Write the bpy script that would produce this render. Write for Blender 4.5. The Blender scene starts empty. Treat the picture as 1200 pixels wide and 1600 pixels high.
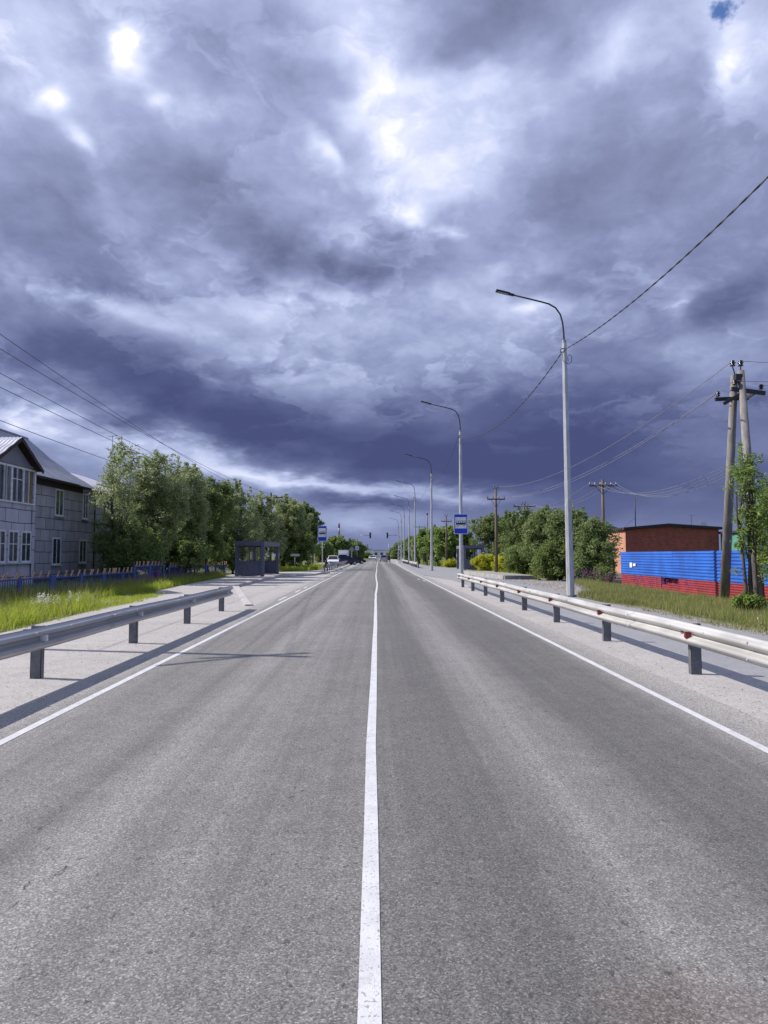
import bpy, bmesh, math, random
import numpy as np
from mathutils import Vector, Matrix, Euler
R = math.radians
sc = bpy.context.scene
C = sc.collection
random.seed(5); RNG = np.random.default_rng(5)

# ------------------------------------------------------------------ camera
F = 1110.0; CAMH = 1.73; PITCH = math.atan(67/F); YAW = math.atan(12/F)
cam_d = bpy.data.cameras.new('camera'); cam = bpy.data.objects.new('camera', cam_d); C.objects.link(cam)
cam_d.sensor_fit = 'VERTICAL'; cam_d.sensor_height = 36; cam_d.lens = F/1600*36
cam_d.clip_start = .05; cam_d.clip_end = 6000
cam.location = (0, 0, CAMH); cam.rotation_euler = (R(90)+PITCH, 0, -YAW)
sc.camera = cam
CM = Euler((R(90)+PITCH, 0, -YAW)).to_matrix()
def ray(px, py): return (CM @ Vector(((px-600)/F, (800-py)/F, -1))).normalized()
def azel(px, py):
    d = ray(px, py); return math.atan2(d.x, d.y), math.asin(d.z)
def at(px, py, Y):                      # world point seen at a pixel, at depth Y (metres along the road)
    d = ray(px, py); t = Y/d.y; return Vector((d.x*t, Y, CAMH+d.z*t))
def xat(px, Y): return at(px, 867, Y).x
def zat(py, Y): return at(588, py, Y).z
def G(px, py):
    d = ray(px, py); t = -CAMH/d.z; return Vector((d.x*t, d.y*t, 0))

# ------------------------------------------------------------------ view, sun
sc.view_settings.view_transform = 'Standard'; sc.view_settings.look = 'None'
sc.view_settings.exposure = 0.27; sc.view_settings.gamma = 1
TOSUN = Vector((-1.13, .24, 1.0)).normalized()
sun_d = bpy.data.lights.new('sun', 'SUN'); sun_d.energy = 4.8; sun_d.angle = R(.5); sun_d.color = (1, .94, .87)
sun = bpy.data.objects.new('sun', sun_d); C.objects.link(sun); sun.location = (-40, 10, 40)
sun.rotation_euler = TOSUN.to_track_quat('Z', 'Y').to_euler()

# ------------------------------------------------------------------ node helpers
class NB:
    def __init__(s, nt): s.nt = nt; s.n = nt.nodes; s.l = nt.links
    def new(s, t, **k):
        n = s.n.new(t)
        for a, b in k.items(): setattr(n, a, b)
        return n
    def put(s, inp, v):
        if isinstance(v, bpy.types.NodeSocket): s.l.new(v, inp)
        elif v is not None: inp.default_value = v
    def m(s, op, a, b=None, c=None, clamp=False):
        n = s.new('ShaderNodeMath', operation=op, use_clamp=clamp)
        s.put(n.inputs[0], a); s.put(n.inputs[1], b)
        if c is not None: s.put(n.inputs[2], c)
        return n.outputs[0]
    def v(s, op, a, b=None, c=None):
        n = s.new('ShaderNodeVectorMath', operation=op); s.put(n.inputs[0], a)
        if op == 'SCALE': s.put(n.inputs[3], b)
        elif b is not None: s.put(n.inputs[1], b)
        if c is not None: s.put(n.inputs[2], c)
        return n.outputs[1] if op in ('DOT_PRODUCT', 'LENGTH') else n.outputs[0]
    def noise(s, vec, scale, detail=4, rough=.5, dist=0, col=False, dim='3D'):
        n = s.new('ShaderNodeTexNoise', noise_dimensions=dim); s.put(n.inputs['Vector'], vec)
        n.inputs['Scale'].default_value = scale; n.inputs['Detail'].default_value = detail
        n.inputs['Roughness'].default_value = rough; n.inputs['Distortion'].default_value = dist
        return n.outputs['Color' if col else 'Fac']
    def ramp(s, fac, stops, mode='LINEAR'):
        n = s.new('ShaderNodeValToRGB'); n.color_ramp.interpolation = mode; e = n.color_ramp.elements
        while len(e) < len(stops): e.new(.5)
        for i, (p, c) in enumerate(stops):
            e[i].position = p; e[i].color = (c, c, c, 1) if isinstance(c, (int, float)) else (*c, 1)
        s.put(n.inputs[0], fac); return n.outputs[0]
    def step(s, x, a, b):
        n = s.new('ShaderNodeMapRange', interpolation_type='SMOOTHSTEP'); s.put(n.inputs[0], x)
        s.put(n.inputs[1], a); s.put(n.inputs[2], b); return n.outputs[0]
    def mix(s, f, a, b, mode='MIX'):
        n = s.new('ShaderNodeMix', data_type='RGBA', blend_type=mode)
        s.put(n.inputs[0], f)
        for i, v in ((6, a), (7, b)):
            if isinstance(v, tuple) and len(v) == 3: v = (*v, 1)
            s.put(n.inputs[i], v)
        return n.outputs[2]
    def xyz(s, v):
        n = s.new('ShaderNodeSeparateXYZ'); s.put(n.inputs[0], v); return n.outputs
    def comb(s, x, y, z=0.0):
        n = s.new('ShaderNodeCombineXYZ'); s.put(n.inputs[0], x); s.put(n.inputs[1], y); s.put(n.inputs[2], z); return n.outputs[0]

# ------------------------------------------------------------------ sky (storm clouds, all by direction)
W = bpy.data.worlds.new('World'); sc.world = W; W.use_nodes = True
b = NB(W.node_tree); b.n.clear()
tc = b.new('ShaderNodeTexCoord').outputs['Generated']
x, y, z = b.xyz(tc)[:3]
az = b.m('ARCTAN2', x, y); el = b.m('ARCSINE', z)
zz = b.m('ADD', b.m('MAXIMUM', z, 0.0), .26)
pl = b.comb(b.m('DIVIDE', x, zz), b.m('DIVIDE', y, zz))          # cloud-deck coordinates
n1 = b.v('SUBTRACT', b.noise(pl, 1.3, 4, .58, 0, True, '2D'), (.5, .5, .5))
n2 = b.v('SUBTRACT', b.noise(pl, 6, 3, .6, 0, True, '2D'), (.5, .5, .5))
n3 = b.v('SUBTRACT', b.noise(pl, 2.9, 1, .5, 0, True, '2D'), (.5, .5, .5))
amp = b.step(el, R(1), R(22))
d1 = b.v('SCALE', n1, b.m('MULTIPLY_ADD', amp, .10, .03))
d2 = b.v('SCALE', n2, b.m('MULTIPLY_ADD', amp, .05, .03))
d2 = b.v('MULTIPLY', d2, (1, .7, 1))
q = b.v('ADD', b.v('ADD', b.comb(az, el), d1), d2)
q = b.v('ADD', q, b.v('SCALE', n3, b.m('MULTIPLY', amp, .09)))
q = b.v('MULTIPLY', q, (1, 1, 0))
BL = [  # px, py, rx, ry, angle, amplitude
 (188,90,30,38,0,.46),(40,158,32,24,0,.36),(108,232,48,18,-30,.30),(232,172,20,18,0,.26),(10,40,80,90,0,.16),(120,150,130,90,-20,.03),
 (300,70,120,60,0,-.13),(500,130,75,120,0,-.30),(400,290,95,80,0,-.20),(490,385,150,38,-10,-.30),(330,345,110,60,-20,-.12),(90,360,120,75,0,-.20),(210,290,90,40,0,.06),(330,190,110,50,0,.05),
 (600,60,50,140,0,.22),(600,250,70,120,0,.13),(680,230,90,110,0,.17),(602,352,42,26,0,.36),(678,372,22,12,0,.25),(498,245,16,34,0,.26),(565,170,26,60,0,.12),(760,135,120,45,0,.12),
 (750,35,120,52,0,-.32),(960,250,180,95,0,-.16),(840,370,150,60,0,-.06),(920,70,60,50,0,.22),(1112,95,30,80,0,.26),(1160,40,60,50,0,.12),(1035,110,45,60,0,-.07),(640,310,60,40,30,.12),
 (800,482,60,32,12,.38),(1060,448,34,34,0,.28),(1150,465,90,45,0,-.26),(570,510,140,45,0,.16),(700,460,90,50,0,.14),(740,440,40,30,0,.12),
 (110,452,120,20,-8,.18),(170,430,90,20,-6,-.12),(330,500,150,40,-12,.08),(140,550,150,50,-10,-.10),(60,500,80,40,0,.08),(300,620,220,50,-12,-.20),(600,700,260,38,-8,-.16),
 (880,650,210,60,0,-.18),(1100,560,110,55,10,.14),(745,560,60,34,0,.14),(830,600,70,30,0,.09),(640,580,80,36,0,.10),(1080,640,100,40,0,.06),(980,500,60,40,0,.05),(420,450,70,24,0,.1),(870,430,80,30,0,.08),
 (760,720,140,30,-3,-.1),(290,712,150,20,-13,.30),(20,650,90,45,0,.40),(130,705,130,42,-12,.34),(380,748,130,26,-10,.24),(500,756,110,10,-5,.34),(640,768,110,11,-4,.30),
 (740,778,70,12,0,.2),(430,790,160,14,-4,.15),(560,815,140,16,0,.20),(540,782,110,7,-4,-.2),(700,845,200,30,0,-.02),(1000,790,220,50,0,-.07),(900,700,240,20,0,-.06),(760,835,260,22,0,.05),(1150,700,110,40,0,.14)]
tot = b.ramp(b.m('MULTIPLY', el, 1/R(40), clamp=True), [(0,.41),(.05,.35),(.13,.26),(.22,.27),(.34,.44),(.5,.52),(.75,.58),(1,.62)])
for (px, py, rx, ry, an, am) in BL:
    a0, e0 = azel(px, py); a1 = azel(px+rx, py)[0]; e1 = azel(px, py-ry)[1]
    mp = b.new('ShaderNodeMapping', vector_type='TEXTURE'); b.put(mp.inputs[0], q)
    mp.inputs['Location'].default_value = (a0, e0, 0); mp.inputs['Rotation'].default_value = (0, 0, R(an))
    mp.inputs['Scale'].default_value = (abs(a1-a0), abs(e1-e0), 1)
    dd = b.v('DOT_PRODUCT', mp.outputs[0], mp.outputs[0])
    tot = b.m('MULTIPLY_ADD', b.m('POWER', math.e, b.m('MULTIPLY', dd, -.9)), am, tot)
# lower edge of the big dark cloud: crisp, falling to the right
la = azel(0, 612); lb = azel(600, 748); lc = azel(1200, 770)
edge = b.m('MINIMUM', b.m('MULTIPLY_ADD', az, (lb[1]-la[1])/(lb[0]-la[0]), la[1]-la[0]*(lb[1]-la[1])/(lb[0]-la[0])), 9.0)
edge = b.m('MAXIMUM', edge, lc[1])
qx = b.xyz(q)
up = b.m('SUBTRACT', qx[1], edge)
band = b.m('MULTIPLY', b.step(up, -.01, .035), b.m('SUBTRACT', 1.0, b.step(up, .03, .15)))
tot = b.m('MULTIPLY_ADD', band, -.07, tot)
f1 = b.m('SUBTRACT', b.noise(pl, 2.6, 6, .56, .35, False, '2D'), .5)
f2 = b.m('SUBTRACT', b.noise(b.v('MULTIPLY', tc, (1, 1, 1.5)), 6.0, 6, .56, .3), .5)
tot = b.m('MULTIPLY_ADD', f1, b.m('MULTIPLY_ADD', amp, .26, .08), tot)
tot = b.m('MULTIPLY_ADD', f2, b.m('MULTIPLY_ADD', amp, .30, .24), tot)
f3 = b.m('SUBTRACT', b.noise(b.v('ADD', b.v('MULTIPLY', tc, (1, 1, 1.35)), b.v('SCALE', n2, .05)), 17.0, 5, .62, .2), .5)
tot = b.m('MULTIPLY_ADD', f3, b.m('MULTIPLY_ADD', amp, .15, .08), tot)
bil = b.m('ABSOLUTE', b.m('SUBTRACT', b.noise(b.v('ADD', pl, b.v('SCALE', n2, .25)), 2.7, 4, .5, 0, False, '2D'), .5))
puff = b.m('MULTIPLY', b.step(el, R(6), R(13)), b.m('MULTIPLY_ADD', b.step(el, R(20), R(32)), -.35, 1.0))
tot = b.m('MULTIPLY_ADD', b.m('MULTIPLY', b.m('SUBTRACT', bil, .085), puff), .5, tot)
c1 = b.noise(b.v('ADD', pl, b.v('SCALE', n2, .18)), 2.1, 7, .6, .2, False, '2D')
c2 = b.noise(b.v('ADD', b.v('MULTIPLY', tc, (1, 1, 1.6)), b.v('SCALE', n2, .06)), 7.5, 6, .6, .0)
edges = b.m('ADD', b.m('MULTIPLY', b.m('SUBTRACT', b.step(c1, .49, .56), .45), .11), b.m('MULTIPLY', b.m('SUBTRACT', b.step(c2, .48, .60), .45), .06))
tot = b.m('MULTIPLY_ADD', edges, b.step(el, R(5), R(11)), tot)
tot = b.m('ADD', tot, b.m('MULTIPLY_ADD', amp, .035, -.01), clamp=True)
warm = b.ramp(tot, [(0,(.056,.070,.170)),(.2,(.089,.109,.228)),(.4,(.166,.197,.352)),(.55,(.26,.302,.485)),(.72,(.43,.485,.70)),(.88,(.69,.73,.88)),(1,(.94,.94,.97))])
grey = b.ramp(tot, [(0,(.095,.109,.185)),(.2,(.143,.165,.275)),(.4,(.228,.262,.425)),(.55,(.32,.364,.565)),(.72,(.48,.54,.76)),(.88,(.72,.75,.93)),(1,(.95,.95,.98))])
cl = b.mix(b.step(el, R(12), R(30)), warm, grey)
sky = b.new('ShaderNodeTexSky', sky_type='NISHITA'); sky.sun_disc = False
sky.sun_elevation = math.asin(TOSUN.z); sky.sun_rotation = math.atan2(TOSUN.x, TOSUN.y)
skc = b.v('MULTIPLY', sky.outputs[0], (.08, .10, .14))
# gaps in the cloud: two small ones ahead, large ones behind the camera
gap = None
for (px, py, rx, ry) in ((1130,8,22,18),):
    a0, e0 = azel(px, py); a1 = azel(px+rx, py)[0]; e1 = azel(px, py-ry)[1]
    mp = b.new('ShaderNodeMapping', vector_type='TEXTURE'); b.put(mp.inputs[0], b.v('ADD', b.comb(az, el), b.v('MULTIPLY', d2, (1.0, 1.0, 0))))
    mp.inputs['Location'].default_value = (a0, e0, 0); mp.inputs['Scale'].default_value = (abs(a1-a0), abs(e1-e0), 1)
    g = b.m('SUBTRACT', 1.0, b.step(b.m('ADD', b.v('LENGTH', mp.outputs[0]), b.m('MULTIPLY', b.m('SUBTRACT', b.noise(tc, 45, 4, .65), .5), 3.2)), .35, 1.25))
    gap = g if gap is None else b.m('MAXIMUM', gap, g)
back = b.m('MULTIPLY', b.step(b.m('MULTIPLY', y, -1.0), .15, .5), b.step(b.noise(pl, .9, 5, .55), .42, .6))
bg = b.new('ShaderNodeBackground'); b.l.new(b.mix(b.m('MAXIMUM', gap, back), cl, skc), bg.inputs[0]); bg.inputs[1].default_value = 1.0
out = b.new('ShaderNodeOutputWorld'); b.l.new(bg.outputs[0], out.inputs[0])

# ------------------------------------------------------------------ materials
def mat(name, c1, c2=None, scale=3.0, rough=.7, metal=0.0, bump=0.0, bscale=60, detail=5, spec=None, stretch=None, lo=.35, hi=.65):
    m = bpy.data.materials.new(name); m.use_nodes = True; n = NB(m.node_tree)
    bs = n.n['Principled BSDF']; bs.inputs['Roughness'].default_value = rough; bs.inputs['Metallic'].default_value = metal
    if spec is not None: bs.inputs['Specular IOR Level'].default_value = spec
    if c2 is None: c2 = tuple(v*.8 for v in c1)
    p = n.new('ShaderNodeTexCoord').outputs['Object']
    pp = n.v('MULTIPLY', p, stretch) if stretch else p
    f = n.noise(pp, scale, detail, .6)
    n.l.new(n.mix(n.step(f, lo, hi), c1, c2), bs.inputs['Base Color'])
    if bump:
        bn = n.new('ShaderNodeBump'); bn.inputs['Strength'].default_value = bump; bn.inputs['Distance'].default_value = .01
        n.l.new(n.noise(p, bscale, 4, .6), bn.inputs['Height']); n.l.new(bn.outputs[0], bs.inputs['Normal'])
    return m
def leafmat(name, c1, c2, c3, trans=.35, rough=.55):
    m = bpy.data.materials.new(name); m.use_nodes = True; n = NB(m.node_tree)
    bs = n.n['Principled BSDF']; bs.inputs['Roughness'].default_value = rough; bs.inputs['Specular IOR Level'].default_value = .35
    g = n.new('ShaderNodeNewGeometry'); r = g.outputs['Random Per Island']
    big = n.noise(g.outputs['Position'], .9, 2, .5)
    k = n.m('ADD', n.m('MULTIPLY', r, .65), n.m('MULTIPLY', big, .5))
    col = n.ramp(k, [(.15, c1), (.55, c2), (.95, c3)])
    n.l.new(col, bs.inputs['Base Color'])
    tr = n.new('ShaderNodeBsdfTranslucent'); n.l.new(n.mix(.5, col, tuple(min(1, v*1.5) for v in c3)), tr.inputs[0])
    mx = n.new('ShaderNodeMixShader'); mx.inputs[0].default_value = trans
    n.l.new(bs.outputs[0], mx.inputs[1]); n.l.new(tr.outputs[0], mx.inputs[2]); n.l.new(mx.outputs[0], n.n['Material Output'].inputs[0])
    return m
def road_mat(name, base, light, dark, tracks=False, dust=None, agg=1.0):
    m = bpy.data.materials.new(name); m.use_nodes = True; n = NB(m.node_tree)
    bs = n.n['Principled BSDF']; bs.inputs['Roughness'].default_value = .82; bs.inputs['Specular IOR Level'].default_value = .3
    p = n.new('ShaderNodeTexCoord').outputs['Object']; X, Y = n.xyz(p)[:2]
    vo = n.new('ShaderNodeTexVoronoi', feature='F1'); vo.inputs['Scale'].default_value = 125; n.put(vo.inputs['Vector'], p)
    stone = n.xyz(vo.outputs['Color'])[0]
    fine = n.noise(p, 290, 2, .6)
    big = n.noise(p, .45, 5, .6); mid = n.noise(p, 3.2, 5, .62)
    warp = n.m('MULTIPLY', n.m('SUBTRACT', n.noise(n.v('MULTIPLY', p, (.5, .05, 1)), 1.0, 3, .5), .5), .9)
    t = n.m('MULTIPLY_ADD', big, .5, n.m('MULTIPLY', mid, .5))
    if tracks:
        xx = n.m('ADD', X, warp)
        f = n.m('DIVIDE', n.m('ADD', xx, 4.0), 8.0, clamp=True)
        tr = n.ramp(f, [(.0,.62),(.09,.56),(.14,.42),(.20,.5),(.245,.36),(.29,.68),(.33,.48),(.37,.54),(.42,.4),(.47,.40),(.50,.30),(.535,.22),(.58,.14),(.625,.40),(.66,.60),(.70,.48),(.76,.16),(.83,.14),(.89,.28),(.945,.72),(1.0,.85)], 'EASE')
        # fine longitudinal streaks
        st = n.noise(n.v('MULTIPLY', p, (9, .12, 1)), 1.0, 3, .6)
        t = n.m('ADD', n.m('MULTIPLY', t, .42), n.m('MULTIPLY_ADD', tr, .62, n.m('MULTIPLY', n.m('SUBTRACT', st, .5), .28)))
    col = n.mix(n.step(t, .2, .85), dark, light)
    if tracks:   # oil stain by the kerbside wheel track
        sd = n.v('LENGTH', n.v('MULTIPLY', n.v('SUBTRACT', n.v('ADD', p, n.v('SCALE', n.noise(p, 5, 3, .6, 0, True), .5)), (1.45, 3.0, .25)), (1.6, 1.8, 0)))
        col = n.mix(n.m('MULTIPLY', n.m('SUBTRACT', 1.0, n.step(sd, .25, .75)), .38), col, (.105, .07, .06))
        # a few transverse seams
        for yy in (26.3, 31.0, 37.5, 52.0, 75.0):
            g = n.m('SUBTRACT', 1.0, n.step(n.m('ABSOLUTE', n.m('SUBTRACT', n.m('ADD', Y, n.m('MULTIPLY', mid, .25)), yy)), .01, .035+yy*.0007))
            col = n.mix(n.m('MULTIPLY', g, n.m('MULTIPLY', n.step(n.noise(p, .8, 2), .4, .6), .5)), col, (.04, .04, .042))
    if dust:
        e = n.m('ADD', n.m('ABSOLUTE', X), n.m('MULTIPLY', n.m('SUBTRACT', n.noise(p, 2.3, 5, .65), .5), .9))
        col = n.mix(n.m('MULTIPLY', n.step(e, 3.35, 4.0), .75), col, dust)
    k = n.m('ADD', n.m('MULTIPLY', n.step(stone, .0, 1.0), .75*agg), n.m('MULTIPLY', fine, .5*agg))
    bright = n.m('MULTIPLY', n.step(stone, .90, .97), .55*agg)
    # stones stand out near the camera; further away they average out by themselves
    col = n.v('SCALE', col, n.m('ADD', n.m('ADD', k, 1.0-.625*agg), bright))
    pits = n.step(n.noise(n.v('MULTIPLY', p, (1, .6, 1)), 21, 3, .62), .63, .665)
    col = n.mix(n.m('MULTIPLY', pits, .6), col, (.035, .035, .038))
    n.l.new(col, bs.inputs['Base Color'])
    bn = n.new('ShaderNodeBump'); bn.inputs['Strength'].default_value = .55*agg; bn.inputs['Distance'].default_value = .006
    n.l.new(n.m('ADD', n.m('MULTIPLY', stone, .6), n.m('MULTIPLY', fine, .7)), bn.inputs['Height']); n.l.new(bn.outputs[0], bs.inputs['Normal'])
    return m
def block_mat(name, bw, bh, c1, c2, mortar, msz=.022, off=.5, axis='yz', bump=.8):
    m = bpy.data.materials.new(name); m.use_nodes = True; n = NB(m.node_tree)
    bs = n.n['Principled BSDF']; bs.inputs['Roughness'].default_value = .85; bs.inputs['Specular IOR Level'].default_value = .2
    p = n.new('ShaderNodeTexCoord').outputs['Object']; o = n.xyz(p)
    g = n.new('ShaderNodeNewGeometry'); nn = n.xyz(g.outputs['Normal'])
    u = n.m('ADD', n.m('MULTIPLY', o[1], n.m('ABSOLUTE', nn[0])), n.m('MULTIPLY', o[0], n.m('ABSOLUTE', nn[1])))
    w = n.m('MULTIPLY', n.m('SUBTRACT', n.noise(p, .35, 2, .5), .5), .12*min(1, bh*3))
    br = n.new('ShaderNodeTexBrick'); n.put(br.inputs['Vector'], n.comb(n.m('ADD', u, w), n.m('ADD', o[2], w)))
    br.inputs['Scale'].default_value = 1; br.inputs['Brick Width'].default_value = bw; br.inputs['Row Height'].default_value = bh
    br.inputs['Mortar Size'].default_value = msz; br.inputs['Mortar Smooth'].default_value = .15; br.offset = off
    br.inputs['Color1'].default_value = (*c1, 1); br.inputs['Color2'].default_value = (*c2, 1); br.inputs['Mortar'].default_value = (*mortar, 1); br.inputs['Bias'].default_value = 0
    st = n.noise(n.v('MULTIPLY', p, (1, 1, .35)), 1.7, 6, .65)
    col = n.v('SCALE', br.outputs[0], n.m('MULTIPLY_ADD', st, .9, .55))
    n.l.new(col, bs.inputs['Base Color'])
    bn = n.new('ShaderNodeBump'); bn.inputs['Strength'].default_value = bump; bn.inputs['Distance'].default_value = .02; bn.invert = True
    n.l.new(br.outputs['Fac'], bn.inputs['Height']); n.l.new(bn.outputs[0], bs.inputs['Normal'])
    return m
def tint(m, mul): return m

M = {}
M['ground'] = mat('soil_and_grass', (.07, .085, .03), (.13, .125, .06), .6, .95, bump=.5, bscale=20)
M['road'] = road_mat('asphalt', None, (.278, .270, .258), (.110, .107, .103), True, (.33, .315, .30))
M['walk'] = road_mat('walk_asphalt', None, (.30, .30, .31), (.225, .225, .24), agg=.45)
M['apron'] = road_mat('dusty_concrete', None, (.46, .44, .42), (.31, .29, .275), agg=.6)
M['gravel'] = road_mat('rubble_ground', None, (.42, .39, .36), (.17, .16, .14), agg=1.3)
M['conc'] = mat('concrete', (.34, .32, .30), (.24, .23, .22), 3, .9, bump=.3)
M['kerb'] = mat('kerb_concrete', (.52, .50, .48), (.38, .36, .35), 4, .9, bump=.3)
def paint():
    m = mat('road_paint', (.62, .62, .63), (.54, .54, .555), 5, .6, bump=.4, bscale=120)
    n = NB(m.node_tree); bs = n.n['Principled BSDF']; old = bs.inputs['Base Color'].links[0].from_socket
    p = n.new('ShaderNodeTexCoord').outputs['Object']
    w = n.m('MAXIMUM', n.step(n.noise(p, 55, 3, .6), .58, .68), n.m('MULTIPLY', n.step(n.noise(p, 7, 5, .7), .56, .70), .45))
    n.l.new(n.mix(n.m('MULTIPLY', w, .8), old, (.2, .2, .2)), bs.inputs['Base Color']); return m
M['paint'] = paint()
M['galv'] = mat('galvanised_steel', (.56, .57, .60), (.42, .43, .46), 6, .4, .35, stretch=(1, 1, .3))
M['galvd'] = mat('weathered_galvanised_post', (.17, .175, .19), (.11, .115, .13), 9, .55, .35, bump=.2)
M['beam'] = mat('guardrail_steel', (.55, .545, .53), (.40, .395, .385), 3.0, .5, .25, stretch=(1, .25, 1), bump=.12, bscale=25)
M['darkmetal'] = mat('dark_metal', (.045, .047, .055), None, 5, .5, .4)
M['black'] = mat('black_rubber', (.018, .018, .02), None, 5, .6)
M['red_refl'] = mat('red_reflector', (.24, .02, .03), None, 8, .35)
M['white_refl'] = mat('white_reflector', (.8, .8, .82), None, 8, .35)
M['white'] = mat('white_paint', (.74, .75, .77), (.62, .63, .66), 4, .5)
M['signblue'] = mat('sign_blue', (.010, .045, .52), (.012, .055, .54), 3, .35)
M['signwhite'] = mat('sign_white', (.84, .85, .88), None, 3, .35)
M['shelter'] = mat('slate_painted_metal', (.14, .142, .20), (.115, .118, .17), 2, .5, bump=.1)
M['shelterd'] = mat('dark_slate_panel', (.055, .056, .09), None, 2, .5)
M['wood'] = mat('weathered_wood_pole', (.20, .155, .125), (.10, .078, .062), 8, .85, stretch=(1, 1, .08), bump=.4)
M['woodd'] = mat('dark_wood_crossarm', (.06, .042, .045), (.035, .025, .025), 8, .85)
M['concpole'] = mat('grey_pole_concrete', (.25, .232, .222), (.15, .138, .132), 6, .85, stretch=(1, 1, .15), bump=.5, bscale=40)
M['rust'] = mat('rust', (.16, .06, .045), (.09, .035, .03), 10, .9)
M['insul'] = mat('dark_glass_insulator', (.02, .012, .018), None, 5, .25)
M['wire'] = mat('wire', (.06, .06, .075), None, 5, .6)
M['wireal'] = mat('aluminium_wire', (.20, .20, .24), None, 5, .6, .0)
M['fblue'] = mat('blue_fence_paint', (.02, .125, .52), (.016, .085, .38), .8, .6, bump=.25, bscale=9, detail=8)
M['fred'] = mat('red_fence_paint', (.32, .04, .055), (.23, .03, .04), 1.5, .5, bump=.15)
M['pblue'] = mat('faded_blue_paint', (.03, .085, .33), (.06, .09, .20), 5, .7)
M['grass_m'] = leafmat('mixed_grass', (.10, .15, .03), (.20, .235, .06), (.32, .29, .13), .35)
M['beam_shaded'] = mat('shaded_guardrail_steel', (.40, .40, .41), (.32, .32, .335), 2.2, .5, .25, stretch=(1, .25, 1), bump=.12, bscale=25)  # guardrail steel darkened for the left rails: their shade is put into the colour
M['pwood'] = mat('pale_raw_wood', (.50, .32, .22), (.38, .22, .15), 5, .8)
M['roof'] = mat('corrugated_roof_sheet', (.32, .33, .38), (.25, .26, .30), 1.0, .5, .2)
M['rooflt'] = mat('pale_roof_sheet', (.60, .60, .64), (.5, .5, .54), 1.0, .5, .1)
M['gable'] = mat('grey_board', (.20, .21, .26), (.17, .18, .22), 1.5, .8)
M['trimd'] = mat('dark_brown_trim', (.04, .026, .028), None, 4, .8)
M['frame'] = mat('white_window_frame', (.72, .72, .74), (.52, .52, .54), 6, .6)
M['sill'] = mat('window_sill', (.5, .5, .5), (.35, .35, .35), 6, .7)
M['curtain'] = mat('pale_curtain', (.22, .22, .25), (.09, .09, .11), 5, .9, stretch=(1, 6, .3))
M['tan'] = mat('tan_curtain', (.20, .15, .07), (.14, .10, .05), 5, .9)
def glass():
    m = mat('window_glass', (.035, .04, .05), (.06, .07, .085), 2, .08); m.node_tree.nodes['Principled BSDF'].inputs['Specular IOR Level'].default_value = .6; return m
M['glass'] = glass()
M['wall'] = block_mat('grey_block_wall', 1.12, .635, (.38, .375, .42), (.31, .305, .345), (.07, .066, .075), .018)
M['bay'] = block_mat('pale_block_wall', 1.25, .66, (.44, .44, .51), (.38, .38, .45), (.045, .04, .045), .018)
M['redbase'] = mat('dark_red_foundation', (.14, .028, .024), (.08, .02, .02), 4, .85)
M['brick'] = block_mat('red_brick', .30, .11, (.42, .10, .065), (.27, .06, .045), (.34, .17, .13), .014, bump=.3)
M['brick_sunlit'] = block_mat('sunlit_red_brick', .30, .11, (.50, .215, .135), (.40, .16, .10), (.58, .40, .30), .016, bump=.3)  # same brick, paler: sunlight on the end wall is put into its colour
M['teal'] = mat('teal_green_paint', (.09, .32, .24), (.07, .24, .19), 2, .7)
M['greenroof'] = mat('green_roof', (.12, .25, .17), None, 3, .6)
M['bark'] = mat('willow_bark', (.10, .085, .065), (.055, .045, .035), 9, .9, stretch=(1, 1, .2), bump=.5)
M['leaf_w'] = leafmat('willow_leaf', (.095, .135, .040), (.195, .250, .085), (.42, .47, .26), .42)
M['leaf_d'] = leafmat('dark_leaf', (.062, .102, .028), (.125, .18, .05), (.25, .32, .10), .38)
M['leaf_r'] = leafmat('shrub_willow_leaf', (.060, .105, .030), (.135, .195, .058), (.31, .37, .16), .38)
M['leaf_l'] = leafmat('bright_leaf', (.09, .155, .03), (.16, .245, .05), (.30, .38, .11), .35)
M['leaf_y'] = leafmat('yellow_flower_leaf', (.19, .26, .02), (.38, .42, .03), (.60, .56, .05), .4)
M['grass_g'] = leafmat('lush_grass', (.12, .19, .02), (.24, .33, .03), (.42, .46, .07), .42)
M['grass_d'] = leafmat('dry_grass', (.12, .19, .035), (.21, .28, .07), (.38, .30, .14), .35)
M['pink'] = leafmat('fireweed_flower', (.16, .05, .16), (.28, .09, .27), (.40, .15, .38), .3)
M['flw'] = leafmat('white_flower', (.45, .5, .38), (.6, .6, .52), (.7, .7, .62), .3)
M['stone'] = mat('loose_stone', (.28, .26, .25), (.12, .115, .11), 30, .9)
M['crack'] = mat('crack_filler', (.09, .085, .085), None, 5, .9)
M['yellow'] = mat('sign_yellow', (.55, .33, .02), None, 3, .4)
M['signback'] = mat('sign_back_grey', (.32, .34, .37), None, 3, .5, .3)
M['carwhite'] = mat('white_car_paint', (.72, .73, .75), (.70, .71, .73), 2, .25)
M['carblack'] = mat('black_car_paint', (.012, .013, .02), None, 2, .2)
M['carblue'] = mat('dark_blue_car_paint', (.03, .04, .09), None, 2, .2)
M['cargrey'] = mat('silver_grey_car_paint', (.52, .53, .56), None, 2, .3, .1)
M['cglass'] = mat('car_glass', (.015, .018, .022), None, 2, .08)
M['lamp'] = mat('headlamp_glass', (.6, .6, .62), None, 2, .15)
M['tail'] = mat('tail_lamp', (.30, .015, .012), None, 2, .25)
M['brown'] = mat('orange_brown_paint', (.26, .10, .035), None, 3, .7)
M['farwhite'] = mat('pale_render', (.75, .74, .73), (.66, .66, .66), .2, .9)
M['fardark'] = mat('dark_window_band', (.06, .065, .08), None, .3, .6)
M['chw'] = mat('chimney_white', (.5, .48, .48), None, .3, .9)
M['chr'] = mat('chimney_red', (.12, .035, .04), None, .3, .9)
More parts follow.
